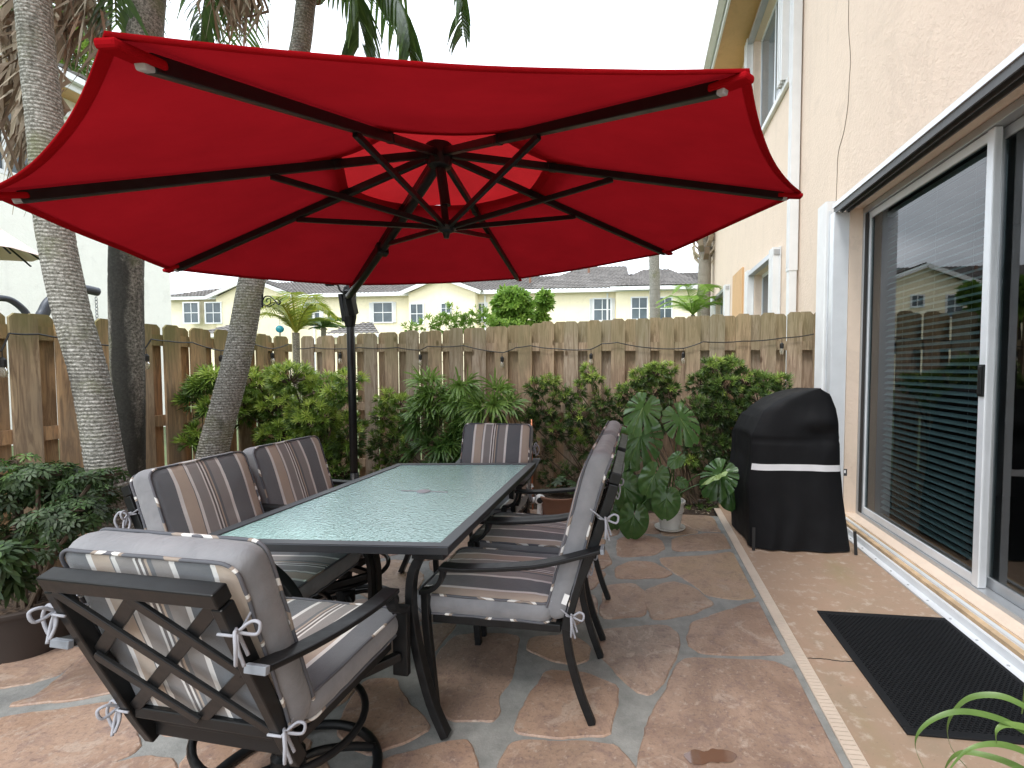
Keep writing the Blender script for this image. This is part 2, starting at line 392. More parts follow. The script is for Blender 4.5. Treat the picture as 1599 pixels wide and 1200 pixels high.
# palm bark
def bark(name, c1, c2, dark, ring=16):
    N = NT(name); v = N.coord()
    wv = N.n('ShaderNodeTexWave'); wv.bands_direction = 'Z'; wv.inputs['Scale'].default_value = ring; wv.inputs['Distortion'].default_value = 2.6; wv.inputs['Detail'].default_value = 3
    wv.inputs['Detail Scale'].default_value = 1.4; N.l(v, wv.inputs[0])
    sp = N.noise(v, 75, 5, .75); bl = N.noise(v, 3.0, 5, .65)
    c = N.ramp(sp, [(.40, dark), (.52, c1), (.66, c2)])
    c = N.mix(N.ramp(wv.outputs[1], [(.0, (.85, .85, .85)), (.22, (0, 0, 0))]), c, dark)
    c = N.mix(N.ramp(bl, [(.52, (0, 0, 0)), (.68, (.6, .6, .6))]), c, (.16, .17, .075))
    c = N.mix(N.ramp(N.noise(N.coord(scale=(1, 1, .25)), 4, 4), [(.60, (0, 0, 0)), (.68, (.8, .8, .8))]), c, (.045, .042, .035))
    N.set(c, .9); N.bump(N.math('ADD', N.math('MULTIPLY', wv.outputs[1], .8), sp), .6, .008); return N.m
M['bark'] = bark('palm_bark', (.33, .32, .285), (.60, .585, .54), (.12, .115, .095))
M['bark2'] = bark('tan_palm_bark', (.33, .30, .25), (.55, .51, .44), (.14, .12, .095), 24)
N = NT('wet_palm_bark'); v = N.coord(); sp = N.noise(v, 75, 5, .75); sx_ = N.n('ShaderNodeSeparateXYZ'); N.l(v, sx_.inputs[0])
c = N.ramp(sp, [(.40, (.07, .066, .052)), (.54, (.26, .245, .21)), (.68, (.50, .475, .42))])
c = N.mix(N.ramp(N.noise(v, 4, 5, .65), [(.5, (0, 0, 0)), (.64, (.75, .75, .75))]), c, (.13, .15, .06))
wx = N.math('ADD', sx_.outputs[0], N.math('MULTIPLY', N.math('SUBTRACT', N.noise(N.coord(scale=(1, 1, .3)), 6, 5, .6), .5), .16))
c = N.mix(N.ramp(N.math('MULTIPLY', wx, 5.0), [(.02, (0, 0, 0)), (.12, (.93, .93, .93)), (.52, (.93, .93, .93)), (.66, (.2, .2, .2))]), c, (.012, .012, .009))
N.set(c, .8); N.bump(sp, .6, .008); M['bark_wet'] = N.m
M['stem'] = plain('woody_stem', (.085, .06, .04), .9, bump=.4, bscale=60, var=.3)
# leaves
def leaf(name, cols, rough=.42, trans=.28):
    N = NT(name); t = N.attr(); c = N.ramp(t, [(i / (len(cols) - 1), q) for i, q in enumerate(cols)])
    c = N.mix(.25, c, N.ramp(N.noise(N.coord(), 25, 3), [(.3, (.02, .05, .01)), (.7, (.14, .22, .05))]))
    N.set(c, rough)
    tl = N.n('ShaderNodeBsdfTranslucent'); N.l(c, tl.inputs[0])
    ms = N.n('ShaderNodeMixShader'); ms.inputs[0].default_value = trans
    N.l(N.b.outputs[0], ms.inputs[1]); N.l(tl.outputs[0], ms.inputs[2]); N.l(ms.outputs[0], N.out.inputs[0]); return N.m
M['podo'] = leaf('podocarpus_leaf', [(.03, .062, .018), (.095, .18, .03), (.28, .42, .06), (.58, .70, .14)])
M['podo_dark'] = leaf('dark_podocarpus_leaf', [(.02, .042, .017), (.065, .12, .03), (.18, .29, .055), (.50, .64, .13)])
M['drac'] = leaf('long_leaf', [(.03, .08, .02), (.07, .16, .035), (.17, .30, .06), (.27, .42, .09)], .35)
M['scheff'] = leaf('glossy_dark_leaf', [(.008, .020, .008), (.016, .040, .012), (.032, .08, .018), (.12, .25, .035)], .5)
M['lime'] = leaf('lime_leaf', [(.13, .27, .04), (.26, .46, .07), (.42, .62, .12)], .5, .4)
M['yellow_palm'] = leaf('yellow_green_frond', [(.14, .22, .035), (.34, .42, .06), (.62, .58, .09)], .5, .4)
M['frond'] = leaf('palm_frond_leaf', [(.035, .085, .022), (.07, .15, .035), (.17, .27, .06)], .4, .35)
N = NT('dead_frond'); t = N.attr(); N.set(N.ramp(t, [(0, (.16, .115, .08)), (.5, (.33, .26, .19)), (1, (.50, .43, .33))]), .9); M['dead'] = N.m
M['monstera'] = leaf('monstera_leaf', [(.022, .065, .022), (.05, .13, .035), (.11, .24, .07), (.45, .62, .22)], .25, .15)
M['strap'] = leaf('strap_leaf', [(.10, .19, .045), (.22, .34, .09)], .4, .2)
M['roof'] = None
N = NT('roof_tile'); v = N.coord(); t = N.attr()
c = N.ramp(N.noise(v, 1.2, 5), [(.3, (.10, .095, .09)), (.7, (.20, .19, .18))])
c = N.mix(N.ramp(N.noise(v, 9, 4), [(.45, (0, 0, 0)), (.75, (.6, .6, .6))]), c, (.38, .33, .30))
N.set(c, .85); M['roof'] = N.m
# ================================================================== THE SETTING
WX = 1.80           # stucco face of the house
FY = 5.25           # back fence
FX = -3.88          # left fence
# far ground
g = MB(); g.b2((-250, -120, -.4), (250, 300, -.06)); struct(g, 'ground', M['lawn'])
# planting bed
g = MB(); n = 60
xs = [-4.4 + (1.8 + 4.4) * i / n for i in range(n + 1)]; ys = [-2 + 8.0 * i / n for i in range(n + 1)]
vs = [(x, y, -.045 + .03 * nz3(x * 3, y * 3) + .012 * nz3(x * 14, y * 14)) for y in ys for x in xs]
g.add(vs, [(j * (n + 1) + i, j * (n + 1) + i + 1, (j + 1) * (n + 1) + i + 1, (j + 1) * (n + 1) + i) for j in range(n) for i in range(n)])
struct(g, 'planting_bed', M['soil'], smooth=True)
# --- flagstones: traced in place where the photo shows them, filled in elsewhere
def px(pts, ox=800, oy=600, s=2.0): return [tuple(atz(ox + a / s, oy + b / s, 0).xy) for a, b in pts]
traced = [
 px([(545,855),(800,862),(880,890),(940,960),(985,1040),(1060,1165),(1085,1230),(1100,1330),(380,1330),(400,1170),(430,1050),(480,960),(520,875)]),
 px([(560,742),(770,674),(800,720),(865,836),(830,843),(600,838),(553,812)]),
 px([(465,542),(600,535),(690,522),(730,590),(765,660),(700,672),(610,657),(560,618),(510,588),(470,560)]),
 px([(500,482),(600,466),(665,468),(690,510),(600,518),(500,520)]),
 px([(330,482),(400,468),(460,482),(475,510),(440,533),(330,538)]),
 px([(325,572),(370,552),(440,557),(500,590),(470,603),(325,606)]),
 px([(290,627),(380,622),(405,642),(415,680),(412,722),(275,730)]),
 px([(412,642),(500,614),(560,632),(632,685),(560,713),(445,735),(425,698)]),
 px([(268,765),(480,752),(520,780),(510,840),(475,918),(425,968),(390,958),(330,898),(282,848)]),
 px([(60,790),(190,782),(240,820),(235,858),(190,873),(130,858),(50,830)]),
 px([(110,892),(230,902),(330,945),(315,1010),(300,1093),(140,1098),(10,1083),(30,1020),(70,950)]),
 px([(5,1112),(220,1117),(320,1132),(385,1199),(375,1330),(-60,1330),(-40,1180)]),
 px([(960,300),(1190,305),(1220,400),(1290,500),(1400,590),(1440,690),(1260,785),(1010,875),(850,820),(740,700),(800,520)],380,1000,5),
 px([(150,660),(240,572),(340,562),(500,567),(558,577),(545,680),(528,780),(450,898),(455,983),(420,1013),(215,1008),(160,950),(140,800)],640,820,3.333),
 px([(45,522),(245,507),(170,588),(130,640),(60,688),(25,640)],640,820,3.333),
 px([(0,870),(180,805),(270,832),(190,900),(100,930),(0,945)],0,600),
 px([(25,1000),(120,975),(300,822),(380,880),(388,950),(250,980),(130,993)],0,600),
 px([(0,1042),(180,1017),(400,985),(420,1060),(430,1140),(300,1195),(150,1240),(0,1300),(-120,1300),(-80,1080)],0,600),
 px([(190,1230),(440,1160),(545,1170),(540,1330),(180,1330)],0,600),
 px([(1090,575),(1250,545),(1330,600),(1260,690),(1130,660)],0,600)]
XD0, XD1 = .727, .785      # drain
YB = 4.62                   # patio's far edge
def inpoly(p, poly):
    c = False; n_ = len(poly)
    for i in range(n_):
        a, b = poly[i], poly[(i + 1) % n_]
        if (a[1] > p[1]) != (b[1] > p[1]) and p[0] < (b[0] - a[0]) * (p[1] - a[1]) / (b[1] - a[1]) + a[0]: c = not c
    return c
def dens(poly, step):
    out = []
    for i in range(len(poly)):
        a, b = poly[i], poly[(i + 1) % len(poly)]
        k = max(1, int(math.dist(a, b) / step))
        for j in range(k): out.append((a[0] + (b[0] - a[0]) * j / k, a[1] + (b[1] - a[1]) * j / k))
    return out
def clip(poly, nx, ny, d):
    out = []
    for i in range(len(poly)):
        a, b = poly[i], poly[(i + 1) % len(poly)]
        da = a[0] * nx + a[1] * ny - d; db = b[0] * nx + b[1] * ny - d
        if da <= 0: out.append(a)
        if (da < 0) != (db < 0) and abs(da - db) > 1e-12:
            t = da / (da - db); out.append((a[0] + (b[0] - a[0]) * t, a[1] + (b[1] - a[1]) * t))
    return out
rs = random.Random(11)
obst = [q for poly in traced for q in dens(poly, .11)]
sites = []
tries = 0
while tries < 9000:
    tries += 1
    p = (rs.uniform(-2.95, XD0 - .12), rs.uniform(-1.6, YB - .05))
    if any(inpoly(p, q) for q in traced): continue
    if any(math.dist(p, o) < .13 for o in obst): continue
    if any(math.dist(p, s_) < .31 + .14 * nz3(p[0] * 2, p[1] * 2) for s_ in sites): continue
    sites.append(p)
left_edge = lambda y: -2.88 - .05 * math.sin(y * 3)
fills = []; oset = set(obst)
for s_ in sites:
    poly = [(-2.95, -1.9), (XD0 - .05, -1.9), (XD0 - .05, YB), (-2.95, YB)]
    for o in sites + obst:
        if o == s_: continue
        dx, dy = o[0] - s_[0], o[1] - s_[1]; L = math.hypot(dx, dy); kk = .78 if o in oset else .5
        if L > 1.6: continue
        nx, ny = dx / L, dy / L
        gap = .004 if L > .2 else -.002
        poly = clip(poly, nx, ny, nx * (s_[0] + dx * kk) + ny * (s_[1] + dy * kk) - gap)
        if len(poly) < 3: break
    if len(poly) >= 3:
        ar = abs(sum(poly[i][0] * poly[(i + 1) % len(poly)][1] - poly[(i + 1) % len(poly)][0] * poly[i][1] for i in range(len(poly)))) / 2
        if ar > .012: fills.append(poly)
def organic(poly, amp=.009, grow=.009):
    for _ in range(2):
        q = []
        for i in range(len(poly)):
            a, b = poly[i], poly[(i + 1) % len(poly)]
            q.append((a[0] * .87 + b[0] * .13, a[1] * .87 + b[1] * .13)); q.append((a[0] * .13 + b[0] * .87, a[1] * .13 + b[1] * .87))
        poly = q
    poly = dens(poly, .022); n_ = len(poly); cw = sum(poly[i][0] * poly[(i + 1) % n_][1] - poly[(i + 1) % n_][0] * poly[i][1] for i in range(n_)); gr = grow if cw > 0 else -grow; q = []
    for i in range(n_):
        a, b = poly[i - 2], poly[(i + 2) % n_]; L_ = math.dist(a, b) or 1; q.append((poly[i][0] + gr * (b[1] - a[1]) / L_, poly[i][1] - gr * (b[0] - a[0]) / L_))
    poly = q
    return [(x + amp * nz3(x * 9, y * 9, 1) + amp * .6 * nz3(x * 31, y * 31, 2), y + amp * nz3(x * 9, y * 9, 5) + amp * .6 * nz3(x * 31, y * 31, 7)) for x, y in poly]
g = MB()
for poly in traced + fills:
    q = organic(poly, .009, 0.011 if poly in traced else .003); n_ = len(q); tn = rs.random()
    q = [(min(x, XD0 - .03), max(-1.9, min(y, YB))) for x, y in q]
    cx_ = sum(a for a, b in q) / n_; cy_ = sum(b for a, b in q) / n_
    h = rs.uniform(-.0015, .0015)
    def ring(d, z):
        out = []
        for x, y in q:
            L = math.hypot(x - cx_, y - cy_) or 1; out.append((x - (x - cx_) / L * d, y - (y - cy_) / L * d, z))
        return out
    vs = ring(-.002, -.014) + ring(.0, -.004 + h) + ring(.006, 0 + h)
    fs = [(k, (k + 1) % n_, n_ + (k + 1) % n_, n_ + k) for k in range(n_)] + [(n_ + k, n_ + (k + 1) % n_, 2 * n_ + (k + 1) % n_, 2 * n_ + k) for k in range(n_)]
    fs.append(tuple(2 * n_ + k for k in range(n_)))
    area = sum(q[i][0] * q[(i + 1) % n_][1] - q[(i + 1) % n_][0] * q[i][1] for i in range(n_))
    if area < 0: fs = [f[::-1] for f in fs]
    g.add(vs, fs, 0, .02 + tn * .96)
struct(g, 'flagstone_paving', M['flag'])
g = MB(); g.b2((-2.95, -2, -.12), (XD0, YB, -.006)); struct(g, 'paving_mortar', M['grout'])
g = MB(); g.b2((XD1, -2, -.12), (1.66, 5.05, 0)); struct(g, 'concrete_walk', M['slab'], bevel=.004)
# drain
t = thing('channel_drain', 'narrow beige slotted drain grate running between the flagstones and the concrete walk', 'drain', (XD0, 0, 0))
g = MB(); g.b2((0, -2, -.05), (.058, 4.86, -.012)); g.build('trough', M['dark'], t)
g = MB(); g.b2((.0005, -2, -.012), (.005, 4.86, .0)); g.b2((.053, -2, -.012), (.0575, 4.86, .0))
y = -1.0
while y < 4.85:
    g.b2((.005, y, -.008), (.053, y + .0185, -.001)); y += .0225
g.build('grate', M['tan_plastic'], t)
g = MB(); cp = smoothpath([(XD1 + .002, 2.372, .001), (.86, 2.375, .001), (.93, 2.366, .001), (1.02, 2.372, .001), (1.12, 2.36, .001), (1.3, 2.368, .001), (1.655, 2.355, .001)], 8)
cp = [p + Vector((0, .004 * nz3(i * .7, 2), 0)) for i, p in enumerate(cp)]; g.bar(cp, .0035, .002, (0, 1, 0)); struct(g, 'slab_crack', M['dark'])
# puddle
g = MB(); c = atz(1108, 1182); ring_ = []
for k in range(40):
    a = 2 * PI * k / 40; r = .055 * (1 + .5 * math.sin(2 * a + 1) + .35 * nz3(math.cos(a) * 2, math.sin(a) * 2, 3))
    ring_.append((c.x + r * math.cos(a) * 1.1, c.y + r * math.sin(a) * .8, .0022))
g.add(ring_ + [(c.x, c.y, .0022)], [(k, (k + 1) % 40, 40) for k in range(40)])
N = NT('wet_stone'); N.set((.16, .085, .06), .03, 0, **{'Specular IOR Level': .8}); 
tag(g.build('puddle', N.m), 'small puddle of water on the large flagstone at the bottom edge', 'puddle', kind='stuff')

# ------------------------------------------------------------------ house on the right
def wall_x(mb, x, thick, y0, y1, z0, z1, ops, sgn=1, mi=0):
    """wall in plane x with openings (ya,yb,za,zb); reveals go to x+thick*sgn"""
    ysn = sorted({y0, y1} | {o[0] for o in ops} | {o[1] for o in ops}); zsn = sorted({z0, z1} | {o[2] for o in ops} | {o[3] for o in ops})
    for a, b in zip(ysn[:-1], ysn[1:]):
        for c, d in zip(zsn[:-1], zsn[1:]):
            my, mz = (a + b) / 2, (c + d) / 2
            if any(o[0] < my < o[1] and o[2] < mz < o[3] for o in ops): continue
            mb.quad((x, a, c), (x, b, c), (x, b, d), (x, a, d), mi)
            X = x + thick * sgn; mb.quad((X, a, c), (X, b, c), (X, b, d), (X, a, d), mi)
    X = x + thick * sgn
    for a, b, c, d in ops:
        mb.quad((x, a, c), (X, a, c), (X, a, d), (x, a, d), mi); mb.quad((x, b, c), (X, b, c), (X, b, d), (x, b, d), mi)
        mb.quad((x, a, d), (X, a, d), (X, b, d), (x, b, d), mi); mb.quad((x, a, c), (X, a, c), (X, b, c), (x, b, c), mi)
M['track_dark'] = plain('dark_track', (.10, .105, .11), .6)  # even dark grey for the shutter head track
DZ = 2.72; DY0, DY1 = .55, 4.60
OPS = [(DY0, DY1, .075, DZ), (6.75, 8.45, 4.85, 6.55), (7.0, 8.15, 1.2, 2.80), (10.6, 12.1, 1.2, 2.92)]
house = thing('stucco_house', 'peach stucco house wall with white accordion shutters and a sliding glass door on the right', 'house', (WX, 0, 0))
g = MB(); wall_x(g, 0, .135, -2.5, 13.6, -.05, 6.8, OPS)
g.quad((0, 13.6, -.05), (6, 13.6, -.05), (6, 13.6, 6.8), (0, 13.6, 6.8)); g.build('wall', M['stucco'], house)
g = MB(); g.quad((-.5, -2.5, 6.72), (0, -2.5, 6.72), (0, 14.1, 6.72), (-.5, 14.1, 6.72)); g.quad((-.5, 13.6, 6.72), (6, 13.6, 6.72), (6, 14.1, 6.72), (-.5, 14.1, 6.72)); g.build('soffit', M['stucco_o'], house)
g = MB(); g.b2((-.53, -2.5, 6.70), (-.5, 14.12, 6.90)); g.bar([(-.6, -2.5, 6.86), (-.6, 14.1, 6.86)], .12, .12, (1, 0, 0)); f = g.build('gutter', M['white'], house)
g = MB()
g.quad((-.66, -2.5, 6.93), (3, -2.5, 8.6), (3, 14.2, 8.6), (-.66, 14.2, 6.93)); g.build('roof', M['roof'], house)
# flat arched pilaster recess between windows
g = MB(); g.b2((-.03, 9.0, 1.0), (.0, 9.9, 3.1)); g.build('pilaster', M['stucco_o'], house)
# wall crack
g = MB(); pts = [atx(u, v, WX - .002) for u, v in [(1326, -30), (1325, 40), (1328, 90), (1326, 130), (1324, 165), (1318, 205), (1309, 240), (1307, 280), (1305, 330)]]
pts = [Vector((p.x - WX, p.y + .012 * nz3(i, 1), p.z)) for i, p in enumerate(smoothpath(pts, 6))]
g.tube(pts, .0028, 4); g.build('crack', plain('wall_crack', (.20, .15, .11), .95), house)
# downspout
g = MB(); x0, y0 = 1.735 - WX, 6.03
g.bar([(x0, y0, 0), (x0, y0, 2.5)], .10, .085, (0, 1, 0)); g.bar([(x0, y0, 2.46), (x0, y0, 6.78)], .115, .098, (0, 1, 0))
for k in (-.03, 0, .03): g.bar([(x0 - .052, y0 + k, 2.5), (x0 - .052, y0 + k, 6.7)], .012, .006, (0, 1, 0))
g.build('downspout', M['white'], house, bevel=.008)
# windows with frames, panes and folded shutters
for i, (a, b, c, d) in enumerate(OPS[1:]):
    fx = .10; g = MB(); t_ = .05
    g.b2((fx, a, c), (fx + .03, a + t_, d)); g.b2((fx, b - t_, c), (fx + .03, b, d)); g.b2((fx, a + t_, d - t_), (fx + .03, b - t_, d)); g.b2((fx, a + t_, c), (fx + .03, b - t_, c + t_))
    g.b2((fx + .004, (a + b) / 2 - .025, c + t_), (fx + .026, (a + b) / 2 + .025, d - t_))
    w_ = g.build('window', M['alu'], house)
    g = MB(); g.b2((fx + .012, a + t_, c + t_), (fx + .018, b - t_, d - t_)); g.build('pane', M['glass_far'], w_)
    g = MB(); g.b2((-.05, a - .35, c - .07), (-.002, b + .35, c - .0)); g.build('sill', M['white'], w_, bevel=.006)
    g = MB(); g.b2((-.09, a - .3, d + .005), (-.002, b + .3, d + .07)); g.build('shutter_track', M['alu_grey'], w_)
    for yy in (a - .30, b + .06):
        g = MB(); n_ = 6
        for k in range(n_):
            z0_, z1_ = c + .0, d + (.25 if i else .0)
            y_ = yy + k * .04
            g.bar([(-.012 - (k % 2) * .085, y_, c - .0), (-.012 - (k % 2) * .085, y_, d + .1)], .012, .03, (1, 0, 0))
            g.b2((-.10, y_ + .014, c), (-.01, y_ + .024, d + .1))
        g.build('storm_shutter', M['white'], w_)
# sliding door
door = thing('sliding_glass_door', 'wide aluminium sliding glass door with dark panes and blinds behind, beside the rubber mat', 'door', (WX, 0, 0))
def frame_panel(x, y0, y1, z0, z1, st, tp_, nm='door_panel', handle=False, mat='alu'):
    g = MB(); th = .035
    g.b2((x, y0, z0), (x + th, y0 + st, z1)); g.b2((x, y1 - st, z0), (x + th, y1, z1))
    g.b2((x + .002, y0 + st, z1 - tp_), (x + th - .002, y1 - st, z1)); g.b2((x + .002, y0 + st, z0), (x + th - .002, y1 - st, z0 + tp_))
    p = g.build(nm, M[mat], door, bevel=.004)
    g = MB(); g.b2((x + .014, y0 + st, z0 + tp_), (x + .019, y1 - st, z1 - tp_)); g.build('pane', M['glass'], p)
    return p
ZB, ZT = .075, 2.715
g = MB()   # fixed outer frame
g.b2((.10, DY1 - .035, ZB), (.24, DY1 + .0, ZT)); g.b2((.10, DY0, ZT - .05), (.24, DY1 - .035, ZT)); g.b2((.10, DY0, ZB), (.24, DY1 - .035, ZB + .028))
g.build('frame', M['alu_grey'], door, bevel=.003)
frame_panel(.115, 3.02, DY1 - .045, ZB + .03, ZT - .055, .062, .055)
g = MB(); g.b2((.108, 3.02, ZB + .03), (.152, 3.075, ZT - .055)); g.build('meeting_stile', M['alu'], door, bevel=.004)
frame_panel(.17, 1.72, 3.10, ZB + .03, ZT - .055, .05, .06, mat='alu_grey')
frame_panel(.115, .60, 1.75, ZB + .03, ZT - .055, .05, .055)
g = MB(); g.b2((.092, 3.035, 1.20), (.110, 3.06, 1.36)); g.b2((.098, 3.022, 1.19), (.109, 3.072, 1.37)); g.build('handle', M['black'], door, bevel=.004)
g = MB(); g.b2((.102, 4.50, ZB + .03), (.106, DY1 - .05, ZT - .06)); g.build('seal', M['dark'], door)
# sill and shutter track
g = MB(); g.b2((-.09, -2.5, -.05), (.26, DY1 + .02, .068)); s_ = g.build('sill', plain('stained_sill', (.55, .40, .25), .85, bump=.3, bscale=40, var=.35, vscale=9), door)
g = MB()
g.add([(x, y, z) for y in (-2.5, 4.62) for x, z in [(-.165, .002), (-.165, .012), (-.125, .016), (-.115, .050), (-.098, .052), (-.09, .034), (-.062, .036), (-.055, .078), (-.030, .078), (-.028, .070)]],
      [(k, k + 1, 11 + k, 10 + k) for k in range(9)])
f = g.build('shutter_floor_track', M['alu'], door)
g = MB()
for k in range(22):
    for xx in (-.145, -.076): g.lathe([(.007, 0), (.007, .003), (.003, .005)], (xx, .3 + k * .21, .013 if xx < -.1 else .036), 8)
g.build('bolts', M['alu_grey'], f)
g = MB(); g.b2((-.12, -2.5, DZ + .002), (-.001, DY1 + .05, DZ + .045)); g.b2((-.12, -2.5, DZ - .03), (-.108, DY1 + .05, DZ + .002)); g.b2((-.07, -2.5, DZ - .03), (-.06, DY1 + .05, DZ + .002)); g.b2((-.02, -2.5, DZ - .03), (-.01, DY1 + .05, DZ + .002))
g.build('shutter_head_track', M['track_dark'], door)
g = MB(); g.b2((-.131, -2.5, DZ + .018), (-.122, DY1 + .05, DZ + .055)); g.build('track_fascia', M['alu'], door)
# folded accordion shutter left of the door
t = thing('accordion_shutter', 'stack of folded white storm shutter slats standing at the left of the glass door', 'shutter', (WX, 4.75, 0))
g = MB()
for k in range(7):
    y_ = .02 + k * .030
    pts = [(-.025 - .11 * s_, y_ + .010 * math.sin(s_ * PI), 0) for s_ in (0, .25, .5, .75, 1)]
    vs = [(p[0], p[1] + d, z) for z in (.02, 2.84) for d in (-.004, .004) for p in pts]
    g.b2((-.135 + .004 * (k % 2), y_ - .006, .02), (-.02, y_ + .006, 2.84))
    g.tube([(-.135, y_ + .012, .02), (-.135, y_ + .012, 2.84)], .0125, 8)
g.build('slats', M['white'], t)
g = MB(); g.b2((-.13, -.14, .02), (-.002, -.128, 2.70)); g.b2((-.13, -.06, .02), (-.002, -.05, 2.70)); g.b2((-.13, -.128, .02), (-.12, -.06, 2.70)); g.b2((-.128, -.012, .02), (-.1, -.002, 2.75))
g.build('end_post', M['alu'], t, bevel=.003)
# interior
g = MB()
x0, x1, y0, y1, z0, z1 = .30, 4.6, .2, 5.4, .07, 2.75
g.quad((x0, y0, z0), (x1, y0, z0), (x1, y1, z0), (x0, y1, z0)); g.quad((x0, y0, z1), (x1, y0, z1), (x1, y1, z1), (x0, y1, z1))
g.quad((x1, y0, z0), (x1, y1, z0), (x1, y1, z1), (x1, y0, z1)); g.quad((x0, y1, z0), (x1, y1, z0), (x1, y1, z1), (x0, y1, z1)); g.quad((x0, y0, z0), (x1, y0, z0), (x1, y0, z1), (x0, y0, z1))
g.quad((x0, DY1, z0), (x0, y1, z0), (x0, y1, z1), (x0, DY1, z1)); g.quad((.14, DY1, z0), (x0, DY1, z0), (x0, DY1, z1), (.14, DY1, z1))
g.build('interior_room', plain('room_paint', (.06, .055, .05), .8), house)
bl = thing('window_blind', 'thin horizontal slat blind hanging behind the left pane of the glass door', 'blind', (WX, 0, 0))
g = MB(); z = .20
while z < 2.56:
    g.box((.215, 3.76, z), (.036, 1.22, .002), Matrix.Rotation(R(-36), 3, 'Y')); z += .047
g.build('slats', plain('blind_slat', (.50, .60, .60), .6), bl)
g = MB()
for yy in (3.35, 3.75, 4.15): g.tube([(.225, yy, .2), (.225, yy, 2.6)], .001, 4)
g.b2((.205, 3.12, 2.58), (.245, 4.4, 2.62)); g.build('cords', M['white'], bl)
t = thing('side_cabinet', 'dark low cabinet seen dimly inside the room behind the right pane', 'cabinet', (WX + 1.5, 2.6, .07))
g = MB(); g.b2((-.25, -.8, .06), (.25, .8, .78)); g.build('carcass', M['orange_door'], t, bevel=.01)
g = MB(); g.b2((-.29, -.83, .781), (.29, .83, .82)); g.build('top', plain('cabinet_top', (.2, .17, .13), .4), t, bevel=.006)
g = MB(); [g.b2((-.262, a, .1), (-.252, a + .74, .74)) for a in (-.78, .04)]; g.build('drawer_front', plain('cabinet_front', (.09, .07, .05), .5), t, bevel=.004)

# ------------------------------------------------------------------ fences
def board(mb, p, wx, z0, z1, ax, th, tn, lean=0):
    """dog-eared picket; p=(x,y) centre, ax unit dir along fence, th thickness dir vector"""
    h = wx / 2; e = .028
    out = [(-h, z0), (h, z0), (h, z1 - e), (h - e, z1), (-h + e, z1), (-h, z1 - e)]
    vs = []
    for s_ in (-1, 1):
        for a, z in out:
            k = a + lean * (z - z0)
            vs.append((p[0] + ax[0] * k + th[0] * s_, p[1] + ax[1] * k + th[1] * s_, z))
    mb.add(vs, [(0, 1, 2, 3, 4, 5), (11, 10, 9, 8, 7, 6)] + [(i, (i + 1) % 6, 6 + (i + 1) % 6, 6 + i) for i in range(6)], 0, tn)
rf = random.Random(5)
def make_fence(name, label, x0, y0, x1, y1, topf, nrm, mat, skip=()):
    L = math.hypot(x1 - x0, y1 - y0); ax = ((x1 - x0) / L, (y1 - y0) / L)
    t = thing(name, label, 'fence', (0, 0, 0))
    F1 = MB(); F2 = MB(); RL = MB(); per = .251; wd = .148; n_ = int(L / per)
    for k in range(n_ + 1):
        s_ = k * per + wd / 2
        for mb, off, ds in ((F1, .0295, 0), (F2, -.0295 if nrm[0] else -.056, per / 2)):
            q = s_ + ds + rf.uniform(-.006, .006)
            if q > L: continue
            x, y = x0 + ax[0] * q + nrm[0] * off, y0 + ax[1] * q + nrm[1] * off
            board(mb, (x, y), wd + rf.uniform(-.006, .004), -.03, topf(q, x) + rf.uniform(-.008, .008), ax, (nrm[0] * .009, nrm[1] * .009), .02 + .96 * rf.random(), rf.uniform(-.003, .003))
    for z in (.28, .92, 1.575):
        RL.bar([(x0, y0, z), (x1, y1, z)], .089, .038, (0, 0, 1), 0, .35)
    F1.build('front_boards', mat, t); F2.build('rear_boards', mat, t); RL.build('rail', mat, t); 
    return t
make_fence('wooden_fence', 'weathered board on board wooden fence across the back of the patio behind the shrubs', FX + .08, FY, WX, FY,
           lambda q, x: (1.70 + (1.815 - 1.70) * (x - FX) / 2.77) if x < -1.1 else (1.835 + (1.915 - 1.835) * (x + 1.1) / 2.85), (0, -1), M['wood_back'])
make_fence('wooden_fence', 'greenish orange wooden fence along the left side of the patio behind the palm trunks', FX, .6, FX, FY - .1,
           lambda q, x: 1.70, (1, 0), M['wood_left'])
# ------------------------------------------------------------------ neighbours' houses
def tile_slope(mb, a, b, c, d, rows=None, amp=.05, pitch=.30):
    """barrel-tile slope: a-b eave, d-c ridge; corrugated columns run up the slope"""
    a, b, c, d = map(Vector, (a, b, c, d)); L = max((b - a).length, (c - d).length)
    nx = max(4, int(L / pitch * 4)); H = ((d - a).length + (c - b).length) / 2; ny = max(2, int(H / .40))
    nrm = (b - a).cross(d - a).normalized()
    if nrm.z < 0: nrm = -nrm
    vs = []
    for j in range(ny + 1):
        for q in (0, 1):
            t = j / ny; p0 = a.lerp(d, t); p1 = b.lerp(c, t)
            for i in range(nx + 1):
                s_ = i / nx; p = p0.lerp(p1, s_)
                dist = (a + (b - a) * ((p - a).dot(b - a) / (b - a).length_squared) - a).length
                vs.append(p + nrm * (amp * abs(math.sin(dist / pitch * PI)) + (.05 if q else 0)))
    fs = []; w_ = nx + 1
    for j in range(2 * ny + 1):
        for i in range(nx): fs.append((j * w_ + i, j * w_ + i + 1, (j + 1) * w_ + i + 1, (j + 1) * w_ + i))
    mb.add(vs, fs)
